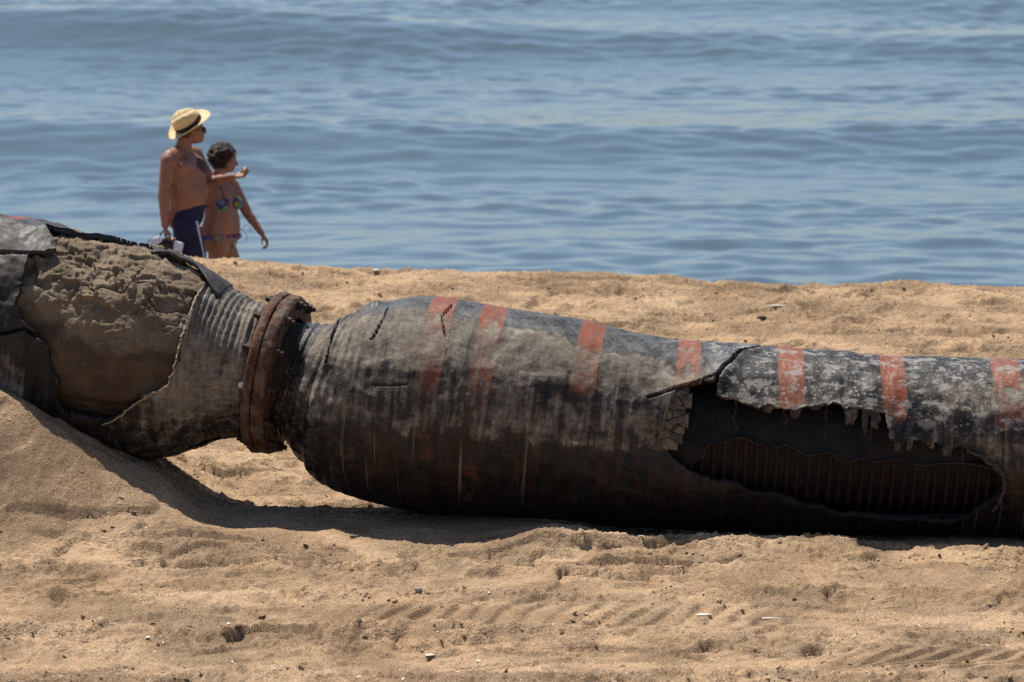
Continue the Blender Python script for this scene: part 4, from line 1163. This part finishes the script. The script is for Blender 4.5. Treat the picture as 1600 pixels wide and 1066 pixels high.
def build_woman():
    gx, gy = (343 - 800) / FPX * 37.85, 37.70
    gz = float(sand_h(np.array([gx]), np.array([gy]), False)[0])
    root = empty('person', (gx, gy, gz))
    tag(root, 'dark-haired person in flowered bikini with an arm swinging forward, behind the straw hat', 'person', 'people walking along the shore')
    root.scale = (1.05, 1.05, 1.03)
    Rt = Matrix.Rotation(R_(-35), 3, 'Z')
    def L(x, y, z): return Rt @ Vector((x, y, z))
    rz = (0, 0, R_(-35))
    bm = bmesh.new()
    loft(bm, [(.72, .09, .13, 0), (.80, .132, .180, -.006), (.86, .140, .192, 0), (.94, .140, .180, .018), (1.02, .128, .160, .022), (1.10, .116, .154, .014), (1.18, .110, .160, .004), (1.25, .092, .158, -.012), (1.30, .065, .120, -.02), (1.34, .045, .06, -.02)], Rt)
    for y in (-1, 1):
        ell(bm, L(.085, y * .072, 1.12), (.062, .066, .064), rz)
        cap(bm, L(-.02, 0, 1.33), .048, L(-.01, y * .155, 1.29), .046)
        ell(bm, L(-.01, y * .165, 1.255), (.048, .046, .06))
        ell(bm, L(-.065, y * .075, .86), (.09, .09, .10), rz)
    cap(bm, L(-.02, 0, 1.27), .058, L(.015, 0, 1.40), .047)
    # far arm swings forward, near arm back
    S, E, W = L(0, .168, 1.26), Vector((.215, .12, 1.03)), Vector((.335, .06, .865))
    cap(bm, S, .054, E, .042); cap(bm, E, .043, W, .026); ell(bm, E * .7 + W * .3, (.04, .038, .06), (0, -.6, 0))
    hand(bm, W, (.55, -.15, -.8), (-.7, -.3, -.5), 1.1, .92, 1)
    S, E, W = L(-.02, -.168, 1.26), Vector((-.20, -.05, 1.02)), Vector((-.215, -.07, .80))
    cap(bm, S, .047, E, .037); cap(bm, E, .038, W, .024)
    hand(bm, W, (.1, 0, -1), (1, 0, 0), .8, .92, 1)
    for y, kx, fx, fz in ((-1, -.03, -.20, .03), (1, .17, .20, -.02)):
        H = Vector((0.005, y * .09, .82)); K = Vector((kx, y * .085, .45)); A = Vector((fx, y * .085, .095 + fz))
        cap(bm, H, .096, K, .056); cap(bm, K, .055, A, .035); ell(bm, K * .65 + A * .35 + Vector((-.02, 0, 0)), (.05, .048, .10))
        cap(bm, A + Vector((-.03, 0, -.052)), .034, A + Vector((.14, 0, -.070)), .022)
    P, Rm = head(bm, (.055, .0, 1.475), R_(-8), R_(-8), .94)
    remesh('body', bm, M['skin_w'], root, 0.0085, 5)
    e = Rm.to_euler()
    bm = bmesh.new()
    ell(bm, P(-.030, 0, .042), (.102, .094, .094), e); ell(bm, P(-.055, 0, -.022), (.070, .082, .074), e)
    g = np.random.default_rng(3)
    for _ in range(110):
        v = g.normal(size=3); v /= np.linalg.norm(v)
        if v[0] > .35 and v[2] < .45: continue
        if v[2] < -.75: continue
        ell(bm, P(-.040 + v[0] * .105, v[1] * .098, .025 + v[2] * .108), (.024, .024, .020))
    for y in (-1, 1):
        ell(bm, P(-.01, y * .088, -.012), (.042, .016, .050), e)
    hr = remesh('hair', bm, M['hair_w'], root, 0.008, 1)
    hv = np.array([v.co[:] for v in hr.data.vertices]); hn = np.array([v.normal[:] for v in hr.data.vertices])
    hv = hv + hn * (0.009 * fbm(hv[:, 0] * 32 + hv[:, 2] * 17, hv[:, 1] * 32 - hv[:, 2] * 27, 3, 601))[:, None]
    hr.data.vertices.foreach_set('co', hv.astype(np.float32).ravel())
    # bikini
    bm = bmesh.new()
    for y in (-1, 1):
        ell(bm, L(.100, y * .076, 1.115), (.064, .070, .058), rz)
    ell(bm, L(0.005, 0, 1.10), (.128, .166, .014), rz)
    bt = remesh('bikini_top', bm, M['bikini'], root, 0.009, 2)
    for y in (-1, 1):
        tube_along('strap', [L(.12, y * .07, 1.16), L(.085, y * .075, 1.25), L(.03, y * .06, 1.335), L(-.04, y * .03, 1.36)], .003, M['bag'], bt, 6)
    bm = bmesh.new()
    ell(bm, L(0.0, 0, .845), (.160, .212, .058), rz); ell(bm, L(.01, 0, .79), (.12, .10, .08), rz)
    bb = remesh('bikini_bottom', bm, M['bikini'], root, 0.010, 3)
    tube_along('tie_string', [L(.03, .185, .86), L(.06, .22, .885), L(.09, .245, .84), L(.07, .25, .79)], .0025, M['bag'], bb, 6)
    tube_along('tie_string', [L(.03, .185, .86), L(.10, .215, .93), L(.13, .235, .91), L(.12, .245, .86)], .0025, M['bag'], bb, 6)
build_woman()

# ------------------------------------------------------------------ litter on the sand
def sh_at(x, y):
    xs, ys, Z = SAND
    i = np.clip(np.searchsorted(xs, x) - 1, 0, len(xs) - 2); j = np.clip(np.searchsorted(ys, y) - 1, 0, len(ys) - 2)
    a = (x - xs[i]) / (xs[i + 1] - xs[i]); b = (y - ys[j]) / (ys[j + 1] - ys[j])
    return (Z[i, j] * (1 - a) + Z[i + 1, j] * a) * (1 - b) + (Z[i, j + 1] * (1 - a) + Z[i + 1, j + 1] * a) * b
def scatter(name, label, n, size, mat, seed, dens, flat=0.6, ybias=1.0, yr=(19.8, 34.4), chips=False):
    g = np.random.default_rng(seed)
    xs = g.uniform(-4.6, 4.6, n * 4); ys = yr[0] + (yr[1] - yr[0]) * g.random(n * 4) ** ybias
    keep = g.random(n * 4) < dens(xs, ys)
    xs, ys = xs[keep][:n], ys[keep][:n]; n = len(xs)
    zs = sh_at(xs, ys)
    bm = bmesh.new()
    bmesh.ops.create_icosphere(bm, subdivisions=1, radius=1)
    V0 = np.array([v.co[:] for v in bm.verts]); F0 = np.array([[v.index for v in f.verts] for f in bm.faces]); bm.free()
    if chips:
        V0 = V0 * np.array([1, .75, .22])
    sz = size[0] * (size[1] / size[0]) ** (g.random(n) ** 1.7)
    V = V0[None] * (1 + 0.28 * g.normal(size=(n, len(V0), 1)))
    V = V * sz[:, None, None] * np.stack([g.uniform(.8, 1.5, n), g.uniform(.7, 1.1, n), np.full(n, flat)], -1)[:, None, :]
    tx, ty, tz = g.normal(0, .35, n), g.normal(0, .35, n), g.uniform(0, 6.28, n)
    c, s_ = np.cos(tz)[:, None], np.sin(tz)[:, None]
    x, y, z = V[..., 0] * c - V[..., 1] * s_, V[..., 0] * s_ + V[..., 1] * c, V[..., 2]
    z = z + tx[:, None] * x + ty[:, None] * y
    P = np.stack([x + xs[:, None], y + ys[:, None], z + (zs + sz * flat * .05)[:, None]], -1)
    F = (F0[None] + (np.arange(n) * len(V0))[:, None, None]).reshape(-1, 3)
    o = mesh_obj(name, raw_mesh(name, P.reshape(-1, 3), F, False), mat)
    tag(o, label, kind='stuff')
calm = lambda x, y: np.clip(1 - 0.93 * np.exp(-np.abs((y - 24.7) / 0.7) ** 4), 0, 1)
scatter('sand_crumbs', 'crumbled clods of damp sand scattered over the beach', 9500, (.003, .017), M['sand'], 11, lambda x, y: calm(x, y) * np.clip(0.12 + 1.3 * ss(0.0, 0.6, fbm(x * .9, y * 1.5, 2, 63)), 0, 1), .5, 1.25)
scatter('shell_fragments', 'tiny broken white shells strewn over the sand', 2600, (.003, .011), M['shell_w'], 12, lambda x, y: calm(x, y) * np.clip(.25 + ss(22, 20.3, y), 0, 1), .5, 1.5, chips=True)
scatter('dark_fragments', 'tiny dark and rusty bits strewn over the sand', 1300, (.002, .0065), M['stone_d'], 13, lambda x, y: calm(x, y) * np.clip(.3 + ss(22, 20.3, y), 0, 1), .6, 1.5)
scatter('rusty_fragments', 'tiny orange-brown shell bits strewn over the sand', 1500, (.003, .009), M['shell_o'], 14, lambda x, y: calm(x, y) * np.clip(.2 + ss(22, 20.3, y), 0, 1), .6, 1.5, chips=True)

def ground_pt(px, py):
    """where the line of sight meets the sand"""
    ys = np.linspace(19.7, 34.6, 1600)
    P = np.array([at(px, py, y) for y in ys])
    h = sh_at(P[:, 0], P[:, 1])
    i = int(np.argmax(P[:, 2] < h))
    return P[i, 0], P[i, 1], float(h[i])
def pebble(name, px, py, r, mat, label, cat, rot=0, seed=0, kind='pebble'):
    bm = bmesh.new(); bmesh.ops.create_icosphere(bm, subdivisions=3, radius=1)
    g = np.random.default_rng(seed)
    for v in bm.verts:
        c = v.co
        if kind == 'pebble':
            k = 1 + .16 * float(gn(c.x * 1.3 + seed, c.y * 1.3 + c.z, 401)) + .05 * float(gn(c.x * 4, c.y * 4 + c.z * 3, 402))
            v.co = Vector((c.x * r[0] * k, c.y * r[1] * k, c.z * r[2] * k))
        elif kind == 'shell':                       # fan with ribs, domed above and hollow below
            a = math.atan2(c.y, c.x + .9)
            k = 1 + .05 * math.cos(26 * a)
            zz = (c.z if c.z > 0 else c.z * .25) * k
            v.co = Vector((c.x * r[0] * k, c.y * r[1] * k, zz * r[2]))
        else:                                       # stick with knots and a bend
            k = 1 + .25 * float(gn(c.x * 3 + seed, 0.0, 403))
            v.co = Vector((c.x * r[0], c.y * r[1] * k + .10 * r[0] * math.sin(c.x * 2.2), c.z * r[2] * k + .03 * r[0] * c.x * c.x))
    o = bm_obj(name, bm, mat)
    x, y, z = ground_pt(px, py)
    o.location = (x, y, z + r[2] * .05); o.rotation_euler = (0, 0, rot)
    tag(o, label, cat)
for k, a in enumerate([
    ('pebble', 653, 925, (.020, .015, .012), 'stone_g', 'smooth grey-green pebble in the middle of the foreground sand', 'pebble', .3, 'pebble'),
    ('pebble', 590, 462, (.030, .026, .024), 'shell_o', 'round orange-pink pebble behind the hose, right of the flange', 'pebble', .3, 'pebble'),
    ('pebble', 554, 840, (.030, .016, .012), 'stone_d', 'flat dark pebble on the smooth sand below the hose shadow', 'pebble', .1, 'pebble'),
    ('pebble', 617, 941, (.018, .012, .011), 'shell_o', 'small red-brown pebble left of the grey-green one', 'pebble', .8, 'pebble'),
    ('pebble', 540, 411, (.025, .018, .018), 'stone_d', 'dark lump of stone on the berm edge against the water', 'pebble', 0, 'pebble'),
    ('pebble', 1190, 497, (.040, .022, .018), 'stone_d', 'dark slate-coloured stone behind the middle of the hose', 'pebble', .2, 'pebble'),
    ('seashell', 672, 1026, (.024, .018, .006), 'shell_w', 'white shell in the bottom middle of the foreground', 'shell', .4, 'shell'),
    ('seashell', 748, 1034, (.016, .014, .006), 'shell_w', 'smaller white shell at bottom centre, right of another white shell', 'shell', 1.2, 'shell'),
    ('seashell', 232, 997, (.018, .013, .006), 'shell_w', 'white shell in the lower left foreground', 'shell', .9, 'shell'),
    ('seashell', 588, 424, (.026, .018, .014), 'shell_w', 'white shell just below the berm edge above the flange', 'shell', .2, 'shell'),
    ('seashell', 357, 976, (.014, .011, .008), 'shell_w', 'white shell on the left foreground sand below the shadow', 'shell', 2.0, 'shell'),
    ('seashell', 1100, 961, (.040, .020, .006), 'shell_w', 'pale flat shell left of the bleached stick', 'shell', .1, 'shell'),
    ('driftwood', 1196, 968, (.085, .014, .010), 'wood', 'short bleached stick on the right foreground sand', 'driftwood', -.1, 'stick'),
    ('driftwood', 1212, 480, (.085, .020, .012), 'wood', 'pale stick lying on the sand behind the hose', 'driftwood', -.15, 'stick'),
    ('driftwood', 1245, 425, (.070, .018, .014), 'wood', 'pale stick on the berm edge against the water', 'driftwood', -.12, 'stick'),
]):
    pebble(a[0], a[1], a[2], a[3], M[a[4]], a[5], a[6], a[7], k, a[8])
